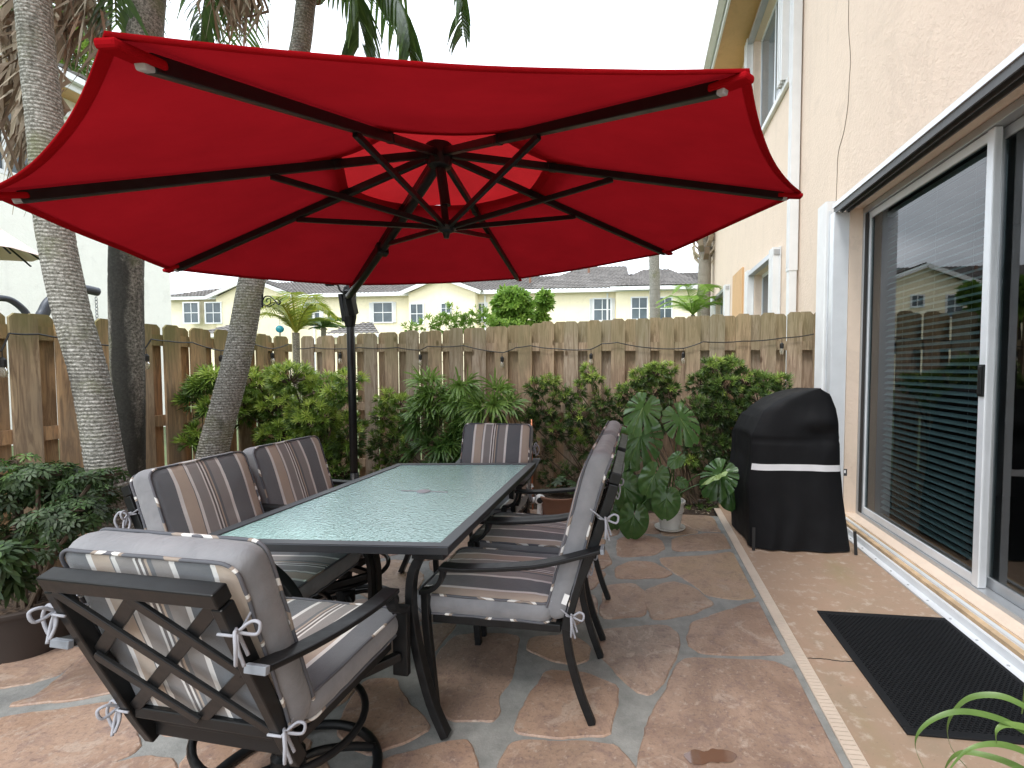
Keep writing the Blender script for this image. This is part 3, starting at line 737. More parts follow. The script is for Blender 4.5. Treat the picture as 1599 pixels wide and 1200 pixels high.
def far_window(parent, loc, w_, h_, axis='x', fr=.09, out=-1, shutter=True, muntin=True):
    g = MB(); x, y, z = loc
    def B(a0, a1, z0_, z1_, d0, d1, mb):
        if axis == 'x': mb.b2((x + a0, y + out * d0, z + z0_), (x + a1, y + out * d1, z + z1_))
        else: mb.b2((x + out * d0, y + a0, z + z0_), (x + out * d1, y + a1, z + z1_))
    B(-w_/2 - fr, -w_/2, -fr, h_ + fr, .002, .09, g); B(w_/2, w_/2 + fr, -fr, h_ + fr, .002, .09, g); B(-w_/2, w_/2, h_, h_ + fr, .002, .09, g); B(-w_/2, w_/2, -fr, 0, .002, .09, g)
    if muntin: B(-.025, .025, 0, h_, .035, .07, g); B(-w_/2, -.025, h_ * .48, h_ * .52, .035, .065, g); B(.025, w_/2, h_ * .48, h_ * .52, .035, .065, g)
    f = g.build('window', M['white'], parent)
    g = MB(); B(-w_/2, w_/2, 0, h_, .004, .03, g); g.build('pane', M['glass_far'], f)
    if shutter:
        for sx in (-1, 1):
            g = MB()
            for k in range(4): a = sx * (w_/2 + fr + .03 + k * .06); B(a - .02, a + .02, -.05, h_ + .05, .002, .12, g)
            g.build('storm_shutter', M['white'], f)
hY = 35.0
b = thing('townhouse_row', 'pale yellow two storey townhouse row with grey tiled roofs beyond the back fence', 'townhouses', (0, hY, 0))
k = 35 / 27.
g = MB()
EZ = 6.72; X0, X1 = -36.6, 14.0
def wl(x): return x
g.b2((X0, 0, -.1), (X1, 9, EZ))
G1 = (aty(335, 460, 34.3).x, aty(452, 460, 34.3).x); G2 = (aty(638, 460, 34.2).x, aty(742, 460, 34.2).x)
g.b2((G1[0], -.6, -.1), (G1[1], -.002, EZ)); g.b2((G2[0], -.8, -.1), (G2[1], -.002, EZ)); g.b2((-1.6, -.5, -.1), (3.9, -.002, EZ))
# gable triangles
for xa, xb, yy in ((G1[0], G1[1], -.6), (G2[0], G2[1], -.8)):
    xm = (xa + xb) / 2; zt = EZ + (xb - xa) * .21
    g.add([(xa, yy, EZ), (xb, yy, EZ), (xm, yy, zt), (xa, yy + .3, EZ), (xb, yy + .3, EZ), (xm, yy + .3, zt)], [(0, 1, 2), (5, 4, 3), (0, 2, 5, 3), (1, 4, 5, 2)])
g.build('wall', M['stucco_y'], b)
g = MB(); RZ = 8.75
tile_slope(g, (X0 - .5, -.5, EZ + .12), (X1 + .5, -.5, EZ + .12), (X1 - 2, 5.2, RZ), (X0 + 3.5, 5.2, RZ))
g.add([(X0 - .5, -.5, EZ + .12), (X0 + 3.5, 5.2, RZ), (X0 - .5, 9.5, EZ + .12)], [(0, 1, 2)])
# raised hip over the middle right
tile_slope(g, (-8.0, -.55, EZ + .16), (-.5, -.55, EZ + .16), (-1.0, 4.2, RZ + .45), (-4.5, 4.2, RZ + .45))
tile_slope(g, (-1.9, -1.1, EZ + .16), (4.3, -1.1, EZ + .16), (2.2, 3.0, RZ - .1), (.2, 3.0, RZ - .1))
for xa, xb, yy in ((G1[0], G1[1], -.9), (G2[0], G2[1], -1.1)):
    xm = (xa + xb) / 2; zt = EZ + (xb - xa) * .21 + .14
    tile_slope(g, (xa - .5, yy, EZ + .03), (xa - .5, yy + 5, EZ + .03), (xm, yy + 5, zt), (xm, yy, zt))
    tile_slope(g, (xb + .5, yy + 5, EZ + .03), (xb + .5, yy, EZ + .03), (xm, yy, zt), (xm, yy + 5, zt))
rf_ = g.build('roof', M['roof'], b)
g = MB()
for xa, xb, yy in ((X0 - .5, X1 + .5, -.56), (-1.95, 4.35, -1.16)): g.b2((xa, yy, EZ - .12), (xb, yy + .14, EZ + .12))
for xa, xb, yy in ((G1[0], G1[1], -.98), (G2[0], G2[1], -1.18)):
    xm = (xa + xb) / 2; zt = EZ + (xb - xa) * .21
    for s_ in (xa - .5, xb + .5): g.bar([(s_, yy, EZ - .08), (xm, yy, zt)], .12, .26, (0, 1, 0))
g.build('gutter', M['white'], b)
for x in (-24.3, G2[1] + .5, -2.2, 4.2):
    g = MB(); g.bar([(x, -.1, EZ - .15), (x, -.1, 0)], .12, .1, (1, 0, 0)); g.build('downspout', M['white'], b)
for x, yy, z in ((-8.2, 2.2, 7.6), (-3.8, 2.8, 8.3), (-29, 2, 7.5), (-19, 2.5, 7.7), (1.3, 2.2, 7.8)):
    g = MB(); g.tube([(x, yy, z), (x, yy, z + .65)], .09, 8); g.build('vent_pipe', M['terra'], rf_)
def wpos(u0, u1, v0, v1, dy=0):
    a = aty(u0, v0, hY + dy); c = aty(u1, v1, hY + dy); return ((a.x + c.x) / 2, dy, c.z), abs(c.x - a.x), abs(a.z - c.z)
for u0, u1, v0, v1, dy in [(288, 311, 474, 504, -.6), (322, 346, 474, 504, -.6), (404, 428, 470, 504, 0), (478, 500, 474, 503, 0), (584, 613, 474, 503, 0), (642, 661, 476, 505, -.8), (690, 704, 475, 489, -.8), (746, 760, 475, 502, 0),
                           (928, 953, 468, 500, 0), (987, 1010, 466, 498, -.5), (1028, 1048, 466, 498, -.5)]:
    L_, w_, h_ = wpos(u0, u1, v0, v1, dy); far_window(b, L_, w_, h_, shutter=(u1 - u0) > 18 and dy == 0)
for u0, u1, vv, yy in ((505, 592, 505, 24), (308, 372, 506, 24)):
    a = aty(u0, 522, yy); c = aty(u1, 522, yy); top = aty((u0 + u1) / 2, vv, yy + 1)
    t = thing('garage_roof', 'low hipped grey tile porch roof just showing over the fence %s' % ('right of the leaning palm' if u0 > 400 else 'left of the leaning palm'), 'porch', (a.x, yy, 0))
    W_ = c.x - a.x; g = MB()
    tile_slope(g, (0, 0, a.z), (W_, 0, a.z), (W_ * .62, 1.5, top.z), (W_ * .38, 1.5, top.z)); g.build('roof', M['roof'], t)
    g = MB(); g.b2((.15, .3, -.1), (W_ - .15, 2.6, a.z - .02)); g.build('wall', M['stucco_y'], t)
    g = MB(); g.b2((-.02, -.1, a.z - .18), (W_ + .02, .0, a.z)); g.build('gutter', M['white'], t)
# left neighbour
lx = -11.3
b = thing('neighbour_house', 'cream two storey house with white gutter behind the left fence and palms', 'house', (lx, 0, 0))
ops = [(7.1, 8.4, 4.9, 6.2), (3.0, 4.4, 4.9, 6.2), (-1.2, .4, 4.9, 6.2), (-1.2, .6, 1.0, 2.4), (3.0, 5.2, .1, 2.3)]
g = MB(); wall_x(g, 0, .12, -9, 10.85, -.1, 6.75, ops, sgn=-1); g.quad((0, 10.85, -.1), (-9, 10.85, -.1), (-9, 10.85, 6.75), (0, 10.85, 6.75))
g.b2((-9, -9, -.1), (-.13, 10.84, 6.7)); g.build('wall', M['stucco_c'], b)
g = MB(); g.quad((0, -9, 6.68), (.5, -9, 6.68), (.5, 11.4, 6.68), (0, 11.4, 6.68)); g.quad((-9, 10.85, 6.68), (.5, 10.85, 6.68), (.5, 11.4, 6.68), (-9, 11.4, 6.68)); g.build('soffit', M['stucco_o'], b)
g = MB(); g.b2((.5, -9, 6.66), (.53, 11.43, 6.86)); g.bar([(.60, -9, 6.84), (.60, 11.4, 6.84)], .12, .12, (1, 0, 0)); g.build('gutter', M['white'], b)
g = MB(); g.b2((.002, -9, 6.30), (.10, 10.85, 6.42)); g.build('cornice', M['white'], b)
g = MB(); tile_slope(g, (.62, -9, 6.9), (.62, 11.4, 6.9), (-5, 9, 9.0), (-5, -9, 9.0)); g.add([(.62, 11.4, 6.9), (-9, 11.4, 6.9), (-5, 9, 9.0)], [(0, 1, 2)]); g.build('roof', M['roof'], b)
for a, c, z0, z1 in ops: far_window(b, (-.08, (a + c) / 2, z0), c - a - .2, z1 - z0 - .1, 'y', .08, 1, shutter=False)

# ------------------------------------------------------------------ palms
def ringed_trunk(name, pts, r, mat, parent, step=.05, amp=.012, n=20):
    path = smoothpath(pts, 12); 
    # resample
    d = [0]
    for a, b_ in zip(path[:-1], path[1:]): d.append(d[-1] + (b_ - a).length)
    L = d[-1]; m = int(L / .018); out = []; rr = []
    j = 0
    for i in range(m + 1):
        q = L * i / m
        while j < len(d) - 2 and d[j + 1] < q: j += 1
        out.append(path[j].lerp(path[j + 1], (q - d[j]) / max(1e-6, d[j + 1] - d[j])))
        t = i / m; base = r[0] + (r[1] - r[0]) * t
        ph = (q / step + .4 * nz3(q * 2, 3)) % 1
        rr.append(base * (1 + amp * (1.2 - 2.4 * abs(ph - .5) if ph > .12 else -2.2) + .03 * nz3(q * 3, 1)))
    g = MB(); g.tube(out, rr, n); o = g.build(name, mat, parent, smooth=True); return o
def frond(mb, pts, ll=.5, n=40, tone=.5, droop=.8, w_=.022, rnd=None, side_spread=1.0, jag=.1):
    """pinnate frond: rachis along pts, leaflets both sides hanging by droop"""
    rnd = rnd or random
    path = smoothpath(pts, 10); m = len(path)
    mb.tube(path, [.016 * (1 - .85 * i / m) for i in range(m)], 5, True, 0, min(1, tone + .3))
    for i in range(n):
        t = .12 + .87 * i / n; q = t * (m - 1); j = int(q); p = path[j].lerp(path[min(j + 1, m - 1)], q - j)
        tg = (path[min(j + 1, m - 1)] - path[max(j - 1, 0)]).normalized()
        sd_ = tg.cross(Vector((0, 0, 1))); sd_ = sd_.normalized() if sd_.length > .05 else Vector((1, 0, 0))
        for s_ in (-1, 1):
            L = ll * (.45 + .75 * math.sin(PI * min(1, t * .9 + .08))) * rnd.uniform(.85, 1.1)
            dr = (sd_ * s_ * side_spread + tg * .75 + Vector((rnd.uniform(-jag, jag), rnd.uniform(-jag, jag), rnd.uniform(-jag, jag)))).normalized()
            nrm = dr.cross(tg).normalized()
            wv_ = dr.cross(Vector((0, 0, 1))); wv_ = wv_.normalized() if wv_.length > .1 else tg
            wv_ = (wv_ * .6 + nrm * .5 * s_).normalized()
            prev = None; vs = []; q3 = p.copy(); dd = dr.copy()
            for kk in range(5):
                ww = w_ * (.55, 1, .9, .6, .05)[kk]
                vs += [q3 - wv_ * ww * .5, q3 + wv_ * ww * .5]
                dd = (dd + Vector((0, 0, -1)) * droop * .32).normalized(); q3 = q3 + dd * L / 4
            mb.add(vs, [(2 * a, 2 * a + 1, 2 * a + 3, 2 * a + 2) for a in range(4)], 0, max(.01, min(.99, tone + rnd.uniform(-.3, .3))))
def dead_bundle(mb, top, bottom, spread, n, rnd, w_=.03, bend=.15):
    top, bottom = Vector(top), Vector(bottom)
    for i in range(n):
        a = top + Vector((rnd.gauss(0, .04), rnd.gauss(0, .04), rnd.uniform(-.5, .1) * (top.z - bottom.z) * .6))
        e = bottom + Vector((rnd.gauss(0, spread), rnd.gauss(0, spread), rnd.uniform(-.1, .45) * (top.z - bottom.z)))
        sd_ = Vector((rnd.uniform(-1, 1), rnd.uniform(-1, 1), 0)).normalized(); mid = a.lerp(e, .5) + sd_ * rnd.uniform(-bend, bend); vs = []
        for k, p in enumerate((a, a.lerp(mid, .6), mid, mid.lerp(e, .55), e)):
            ww = w_ * (.4, .9, 1, .7, .08)[k] * rnd.uniform(.6, 1.1)
            tw = Matrix.Rotation(k * rnd.uniform(-.5, .5), 3, 'Z') @ sd_; vs += [p - tw * ww / 2, p + tw * ww / 2]
        mb.add(vs, [(2 * k, 2 * k + 1, 2 * k + 3, 2 * k + 2) for k in range(4)], 0, rnd.uniform(.05, .98))
rp_ = random.Random(3)
def crown(parent, top, specs, dead=()):
    g = MB()
    for pts, ll, n, tone, droop in specs: frond(g, pts, ll, n, tone, droop, .027, rnd=rp_)
    g.build('crown', M['frond'], parent)
    if dead:
        g = MB()
        for d in dead: dead_bundle(g, *d, rp_)
        g.build('dead_fronds', M['dead'], parent)
def radial_specs(top, n, L, el=(.2, .9), seed=1, ll=.55, up=.5, avoid=None):
    r_ = random.Random(seed); out = []
    for i in range(n):
        a = 2 * PI * i / n + r_.uniform(-.3, .3)
        if avoid and any(abs(math.atan2(math.sin(a - x), math.cos(a - x))) < .5 for x in avoid): continue
        d = Vector((math.cos(a), math.sin(a), 0)); h = r_.uniform(*el); T = Vector(top)
        out.append(([T, T + d * L * .3 + Vector((0, 0, L * .28 * h)), T + d * L * .65 + Vector((0, 0, L * .1 * h)), T + d * L * .95 + Vector((0, 0, -L * .35))], ll, 34, r_.uniform(.2, .8), .8))
    return out
t1 = thing('palm_tree', 'grey ringed palm trunk leaning left at the far left of the fence', 'palm tree', (-2.75, 2.35, 0), 0, 'palm trees on the left')
def rel(pts, o): return [tuple(Vector(p) - Vector(o)) for p in pts]
O = (-2.75, 2.35, 0)
T = [(-2.72, 2.35, -.05), (-2.80, 2.35, .4), (-2.88, 2.35, .79), (-2.95, 2.35, 1.26), (-3.06, 2.35, 1.68), (-3.14, 2.35, 2.13), (-3.165, 2.35, 2.63), (-3.19, 2.35, 2.98), (-3.205, 2.35, 3.3), (-3.22, 2.35, 3.9), (-3.2, 2.35, 4.6)]
ringed_trunk('trunk', rel(T, O), (.086, .066), M['bark'], t1, .045)
crown(t1, None, radial_specs(Vector((-3.2, 2.35, 4.75)) - Vector(O), 8, 2.0, (.5, 1.2), 4),
      [(rel([atx(128, -40, -3.3)], O)[0], rel([atx(95, 125, -3.3)], O)[0], .07, 60), (rel([atx(60, 60, -3.45)], O)[0], rel([atx(12, 245, -3.5)], O)[0], .10, 80),
       (rel([atx(50, 75, -3.4)], O)[0], rel([atx(35, 330, -3.5)], O)[0], .05, 26), (rel([atx(30, -20, -3.5)], O)[0], rel([atx(10, 130, -3.5)], O)[0], .09, 50)])
O = (-3.28, 2.8, 0)
t2 = thing('palm_tree', 'straight mossy palm trunk with a dark wet streak, second from the left', 'palm tree', O, 0, 'palm trees on the left')
ringed_trunk('trunk', rel([(-3.31, 2.8, -.05), (-3.29, 2.8, .29), (-3.25, 2.8, 1.2), (-3.22, 2.8, 2.06), (-3.11, 2.8, 2.84), (-3.0, 2.8, 3.61), (-2.92, 2.8, 4.3), (-2.9, 2.8, 4.9)], O), (.086, .088), M['bark_wet'], t2, .06, .006)
crown(t2, None, [(rel([(-2.9, 2.8, 4.95), aty(60, -160, 2.5), aty(165, -60, 2.6), aty(182, 40, 2.7)], O), .34, 26, .3, 1.0)] + radial_specs(Vector((-2.9, 2.8, 5.0)) - Vector(O), 7, 1.8, (.5, 1.2), 9))
O = (-3.3, 3.4, 0)
t3 = thing('palm_tree', 'palm trunk leaning right across the left fence corner with green fronds above the umbrella', 'palm tree', O, 0, 'palm trees on the left')
TP3 = aty(486, -30, 3.4)
ringed_trunk('trunk', rel([(-3.42, 3.4, -.05), (-3.32, 3.4, .35), (-3.22, 3.4, .74), (-3.0, 3.4, 1.42), (-2.85, 3.4, 2.04), (-2.59, 3.4, 3.10), (-2.43, 3.4, 3.63), (-2.37, 3.4, 3.97), TP3], O), (.108, .060), M['bark'], t3, .055)
T3 = Vector(TP3)
def W(u, v, y=3.4): return aty(u, v, y)
sp3 = [([T3, W(520, -75), W(570, -60), W(628, 10), W(640, 85)], .46, 80, .35, 1.1),
       ([T3, W(500, -60, 3.2), W(530, -45, 3.1), W(556, 0, 3.1), W(560, 75, 3.1)], .40, 76, .45, 1.2),
       ([T3, W(560, -150, 3.3), W(650, -130, 3.2), W(712, -50, 3.2), W(722, 60, 3.2)], .32, 66, .3, 1.2),
       ([T3, W(440, -90, 3.6), W(370, -80, 3.7), W(325, -20, 3.8), W(312, 70, 3.8)], .38, 60, .3, 1.1),
       ([T3, W(490, -150, 3.9), W(500, -200, 4.6), W(520, -150, 5.0)], .5, 30, .5, .8), ([T3, W(440, -150, 3.2), W(360, -220, 2.8), W(260, -180, 2.5)], .5, 30, .5, .8)]
sp3 = [(rel(p, O), *r_) for p, *r_ in sp3]
crown(t3, None, sp3, [(rel([W(362, -60)], O)[0], rel([W(358, 62)], O)[0], .07, 60), (rel([W(378, -60)], O)[0], rel([W(392, 75)], O)[0], .04, 18)])
g = MB(); g.lathe([(.075, 0), (.095, .03), (.10, .12), (.085, .3), (.06, .5)], tuple(T3 - Vector(O) - Vector((.0, 0, .12))), 16); g.build('crownshaft', M['dead'], t3)
# distant trunks beyond the fence
for u, y, wpx, nm, vt, lab, boots in ((1021, 15, 17, 'palm_tree', 330, 'thin grey palm trunk standing beyond the fence left of the house', 0), (1099, 12.6, 21, 'palm_tree', 300, 'rough palm trunk with old leaf boots close to the corner of the peach house', 1)):
    p = aty(u, 495, y); r = wpx / 2 / F_PX * y; O = (p.x, y, 0)
    t = thing(nm, lab, 'palm tree', O, 0, 'palms beyond the fence')
    H_ = 7.7 if not boots else 6.2
    if not boots: ringed_trunk('trunk', [(0, 0, -.1), (.03, 0, 3), (-.02, 0, 5.5), (0, 0, H_)], (r, r * .9), M['bark'], t, .12)
    else:
        ringed_trunk('trunk', [(0, 0, -.1), (.0, 0, 3.3), (.03, 0, 5), (0, 0, H_)], (r, r * .85), M['bark2'], t, .16)
        g = MB(); rb = random.Random(2)
        for i in range(56):
            z = 3.9 + i * .04; a = i * 2.4; d = Vector((math.cos(a), math.sin(a), 0))
            g.bar([d * r * .8 + Vector((0, 0, z)), d * r * 1.5 + Vector((0, 0, z + .12)), d * r * 1.7 + Vector((0, 0, z + .26))], .12, .04, Vector((-d.y, d.x, 0)), 0, rb.random())
        g.build('leaf_boots', M['dead'], t)
    g = MB()
    for sp in radial_specs((0, 0, H_), 12, 1.15, (.3, 1.0), 3 + u, .3): frond(g, sp[0], sp[1], 26, sp[3], sp[4], .03, rp_)
    g.build('crown', M['frond'], t)

# ------------------------------------------------------------------ shrubs
def rosette(mb, c, ax, n, L, w_, tone, rnd, open_=.9, droop=.15, seg=2):
    ax = Vector(ax).normalized(); u_ = ax.orthogonal().normalized(); v_ = ax.cross(u_); c = Vector(c)
    for i in range(n):
        a = i * 2.399 + rnd.uniform(-.2, .2); e = open_ * (.35 + .75 * (i / n)) + rnd.uniform(-.12, .12)
        d = (u_ * math.cos(a) + v_ * math.sin(a)) * math.sin(e) + ax * math.cos(e)
        wv_ = d.cross(ax); wv_ = wv_.normalized() if wv_.length > .05 else u_
        l = L * rnd.uniform(.75, 1.1); vs = [c - wv_ * w_ * .2, c + wv_ * w_ * .2]; q = c.copy(); dd = d
        for k in range(seg):
            dd = (dd + Vector((0, 0, -droop))).normalized(); q = q + dd * l / (seg + 1)
            vs += [q - wv_ * w_ * .5, q + wv_ * w_ * .5]
        dd = (dd + Vector((0, 0, -droop))).normalized(); q = q + dd * l / (seg + 1); vs.append(q)
        fs = [(2 * k, 2 * k + 1, 2 * k + 3, 2 * k + 2) for k in range(seg)] + [(2 * seg, 2 * seg + 1, 2 * seg + 2)]
        mb.add(vs, fs, 0, max(.01, min(.99, tone + rnd.uniform(-.08, .1))))
def shrub(name, label, base, clumps, mat, L=.075, w_=.009, n=13, seed=1, group=None, cat='shrub', lime=.35, stem_r=.012, seg=2, droop=.15, bases=None, dens_=2.2):
    """clumps: (centre, radii, count, tone)"""
    rnd = random.Random(seed); B0 = Vector(base); t = thing(name, label, cat, base, 0, group)
    LV = MB(); ST = MB()
    for ci, (c, rad, cnt, tone) in enumerate(clumps):
        c = Vector(c) - B0; b0 = Vector((rnd.uniform(-.05, .05), rnd.uniform(-.03, .03), 0)) if not bases else Vector(bases[ci % len(bases)]) - B0
        mid = b0.lerp(c, .5) + Vector((rnd.uniform(-.06, .06), rnd.uniform(-.04, .04), rnd.uniform(-.03, .03)))
        ST.tube(smoothpath([b0, mid, c], 5), [stem_r * (1 - .06 * k) for k in range(11)], 6)
        for i in range(int(cnt * dens_)):
            d = Vector((rnd.gauss(0, 1), rnd.gauss(0, 1), rnd.gauss(0, 1))).normalized(); q = rnd.uniform(.45, 1.0) ** .6
            p = c + Vector((d.x * rad[0], d.y * rad[1], d.z * rad[2])) * q
            out = (d + Vector((0, -.25, .75))).normalized()
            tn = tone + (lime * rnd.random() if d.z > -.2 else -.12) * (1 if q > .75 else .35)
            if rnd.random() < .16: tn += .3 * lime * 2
            k0 = len(LV.v)
            rosette(LV, p, out, n, L * rnd.uniform(.7, 1.2), w_, tn, rnd, seg=seg, droop=droop)
            if i % 3 == 0: ST.tube([c + (p - c) * .15 + Vector((0, 0, -.04)), p], [stem_r * .35, stem_r * .2], 4)
    LV.build('foliage', mat, t); ST.build('stem', M['stem'], t); return t
def A(u, v, y): return aty(u, v, y)
def clumpset(lst, y, jit=.06, depth=.14):
    out = []
    r_ = random.Random(len(lst))
    for (u, v, ru, rv, cnt, tone) in lst:
        yy = y + r_.uniform(-jit, jit); c = A(u, v, yy); k = yy * .98 / F_PX
        out.append((c, (ru * k, depth, rv * k), cnt, tone))
    return out
# big bright shrub behind the two left chairs
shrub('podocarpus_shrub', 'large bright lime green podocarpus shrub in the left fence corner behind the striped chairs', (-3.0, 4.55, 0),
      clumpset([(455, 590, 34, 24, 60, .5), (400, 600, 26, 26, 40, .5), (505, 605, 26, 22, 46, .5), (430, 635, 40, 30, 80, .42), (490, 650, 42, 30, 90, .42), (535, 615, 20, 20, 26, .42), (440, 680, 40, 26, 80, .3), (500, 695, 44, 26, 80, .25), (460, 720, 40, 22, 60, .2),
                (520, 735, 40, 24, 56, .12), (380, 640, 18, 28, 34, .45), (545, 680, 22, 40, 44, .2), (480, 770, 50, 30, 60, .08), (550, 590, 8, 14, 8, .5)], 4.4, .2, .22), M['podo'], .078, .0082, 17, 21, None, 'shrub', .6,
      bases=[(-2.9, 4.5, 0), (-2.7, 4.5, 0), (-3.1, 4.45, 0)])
shrub('podocarpus_shrub', 'sparse podocarpus sprays growing left of the leaning palm trunk', (-3.65, 3.7, 0),
      clumpset([(330, 590, 22, 14, 20, .5), (312, 605, 20, 12, 18, .3), (300, 625, 16, 12, 12, .25), (330, 640, 14, 18, 14, .25), (310, 675, 16, 14, 10, .35), (345, 655, 12, 16, 10, .3), (298, 692, 14, 10, 8, .4)], 3.75, .05, .08), M['podo'], .09, .010, 12, 5, None, 'shrub', .45, .007)
GR = 'podocarpus shrubs trained along the back fence'
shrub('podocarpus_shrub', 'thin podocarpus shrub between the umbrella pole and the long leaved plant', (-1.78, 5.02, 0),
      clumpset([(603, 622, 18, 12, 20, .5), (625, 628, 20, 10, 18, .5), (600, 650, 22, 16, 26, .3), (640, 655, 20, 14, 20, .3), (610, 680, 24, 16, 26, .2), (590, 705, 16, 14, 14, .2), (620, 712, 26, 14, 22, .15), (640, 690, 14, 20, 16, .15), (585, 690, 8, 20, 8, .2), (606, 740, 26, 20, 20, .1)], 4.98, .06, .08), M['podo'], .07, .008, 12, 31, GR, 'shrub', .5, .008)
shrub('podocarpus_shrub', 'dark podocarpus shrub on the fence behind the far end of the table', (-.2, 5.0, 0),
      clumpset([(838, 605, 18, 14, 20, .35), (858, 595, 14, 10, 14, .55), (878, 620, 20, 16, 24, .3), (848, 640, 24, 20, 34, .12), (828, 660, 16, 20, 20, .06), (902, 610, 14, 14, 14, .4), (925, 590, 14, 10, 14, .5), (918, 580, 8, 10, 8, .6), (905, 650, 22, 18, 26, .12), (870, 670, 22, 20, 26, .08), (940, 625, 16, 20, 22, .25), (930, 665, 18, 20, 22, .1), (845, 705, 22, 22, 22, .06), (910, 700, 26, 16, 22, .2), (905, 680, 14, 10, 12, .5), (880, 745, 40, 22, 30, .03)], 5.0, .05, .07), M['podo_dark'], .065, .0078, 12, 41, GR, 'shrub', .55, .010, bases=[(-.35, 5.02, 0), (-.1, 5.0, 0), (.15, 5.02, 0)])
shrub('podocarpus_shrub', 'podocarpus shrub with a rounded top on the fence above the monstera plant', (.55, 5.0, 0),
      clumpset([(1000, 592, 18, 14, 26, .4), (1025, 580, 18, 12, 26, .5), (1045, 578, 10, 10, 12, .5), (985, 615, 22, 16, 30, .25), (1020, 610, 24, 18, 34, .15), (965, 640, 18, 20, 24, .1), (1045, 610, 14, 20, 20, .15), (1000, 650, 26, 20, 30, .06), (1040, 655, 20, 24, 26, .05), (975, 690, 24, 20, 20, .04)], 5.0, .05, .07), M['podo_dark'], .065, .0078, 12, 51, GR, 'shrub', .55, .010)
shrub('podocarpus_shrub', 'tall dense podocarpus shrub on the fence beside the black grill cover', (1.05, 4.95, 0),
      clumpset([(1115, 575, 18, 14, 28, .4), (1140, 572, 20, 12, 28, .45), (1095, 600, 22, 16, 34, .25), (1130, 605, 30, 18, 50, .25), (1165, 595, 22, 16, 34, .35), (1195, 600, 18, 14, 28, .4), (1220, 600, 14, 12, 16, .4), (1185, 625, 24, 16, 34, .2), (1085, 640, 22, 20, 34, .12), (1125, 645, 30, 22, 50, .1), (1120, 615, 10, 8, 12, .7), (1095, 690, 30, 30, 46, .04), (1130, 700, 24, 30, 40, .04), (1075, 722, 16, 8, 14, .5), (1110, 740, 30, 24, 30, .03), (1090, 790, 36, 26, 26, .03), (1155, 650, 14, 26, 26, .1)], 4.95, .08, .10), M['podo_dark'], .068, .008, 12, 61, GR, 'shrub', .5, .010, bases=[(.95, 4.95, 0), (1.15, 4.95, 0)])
# long leaved plant
shrub('dracaena_shrub', 'lush long leaved green shrub right behind the far end chair', (-1.0, 4.9, 0),
      clumpset([(722, 600, 12, 10, 3, .75), (668, 600, 12, 12, 5, .8), (690, 625, 26, 16, 12, .6), (722, 632, 22, 16, 12, .55), (772, 612, 12, 10, 4, .75), (765, 635, 26, 14, 12, .6), (795, 640, 14, 14, 6, .5), (700, 660, 34, 18, 14, .35), (660, 650, 22, 18, 8, .4), (745, 660, 30, 16, 10, .4), (690, 700, 34, 20, 14, .2), (660, 700, 16, 12, 5, .45), (725, 690, 24, 22, 10, .2), (700, 740, 40, 20, 14, .12)], 4.85, .12, .16), M['drac'], .215, .017, 22, 71, None, 'shrub', .3, .010, seg=4, droop=.22, dens_=1.15)
# ================================================================== UMBRELLA
APEX = Vector((-.955, 2.33, 2.395)); HUB = Vector((-.925, 2.33, 2.03))
def depth_pt(u, v, d):
    r = ray(u, v); fh = Vector((-math.sin(YAW), math.cos(YAW), 0)); return EYEP + r * (d / r.dot(fh))
tips = [depth_pt(167, 64, .84), depth_pt(1168, 118, 1.17), depth_pt(1250, 305, 2.24), depth_pt(1047, 396, 3.42), depth_pt(811, 437, 4.02),
        depth_pt(550, 447, 3.69), depth_pt(260, 422, 2.62), depth_pt(-22, 305, 1.44)]
um = thing('cantilever_umbrella', 'big red cantilever umbrella with black ribs spread above the glass table', 'umbrella', (-2.29, 3.75, 0))
UO = Vector(um.location)
def U(p): return Vector(p) - UO
g = MB(); NS, NTT = 14, 12; HOLE = .315
def canopy_pt(i, s, t):
    a, b = tips[i], tips[(i + 1) % 8]
    e = a.lerp(b, t); k = 4 * t * (1 - t)
    pull = (.016 if i == 0 else .024) * k * s ** 2.0
    e = APEX + (e - APEX) * s
    c = APEX + (a.lerp(b, .5) - APEX) * s
    p = e + Vector((APEX.x - e.x, APEX.y - e.y, 0)) * pull
    p.z += -.020 * k * (s * (1 - s)) * 4 * .55 + .012 - (.010 if i == 0 else .016) * k * s ** 2
    p += Vector((0, 0, .006 * nz3(p.x * 2.3, p.y * 2.3, 4) * k))
    return p
for i in range(8):
    vs = [U(canopy_pt(i, HOLE + (1 - HOLE) * a / NS, b / NTT)) for a in range(NS + 1) for b in range(NTT + 1)]
    g.add(vs, [(a * (NTT + 1) + b, a * (NTT + 1) + b + 1, (a + 1) * (NTT + 1) + b + 1, (a + 1) * (NTT + 1) + b) for a in range(NS) for b in range(NTT)])
can = g.build('canopy', M['canopy'], um, smooth=True)
g = MB()
for i in range(8):
    vs = []
    for b in range(NTT * 2 + 1):
        p = canopy_pt(i, 1, b / (NTT * 2)); q = canopy_pt(i, .986, b / (NTT * 2)); ou = (p - q).normalized() * .004
        vs += [U(p + ou + Vector((0, 0, .003))), U(p + ou - Vector((0, 0, .006))), U(q - Vector((0, 0, .004)))]
    g.add(vs, [(3 * b + k, 3 * b + k + 1, 3 * b + 4 + k, 3 * b + 3 + k) for b in range(NTT * 2) for k in (0, 1)])
    vs = []   # hem of the vent hole
    for b in range(NTT + 1):
        p = canopy_pt(i, HOLE, b / NTT); q = canopy_pt(i, HOLE + .03, b / NTT)
        vs += [U(p - Vector((0, 0, .003))), U(q - Vector((0, 0, .003)))]
    g.add(vs, [(2 * b, 2 * b + 1, 2 * b + 3, 2 * b + 2) for b in range(NTT)])
g.build('hem', M['hem'], can, smooth=True)
g = MB(); NV = 8
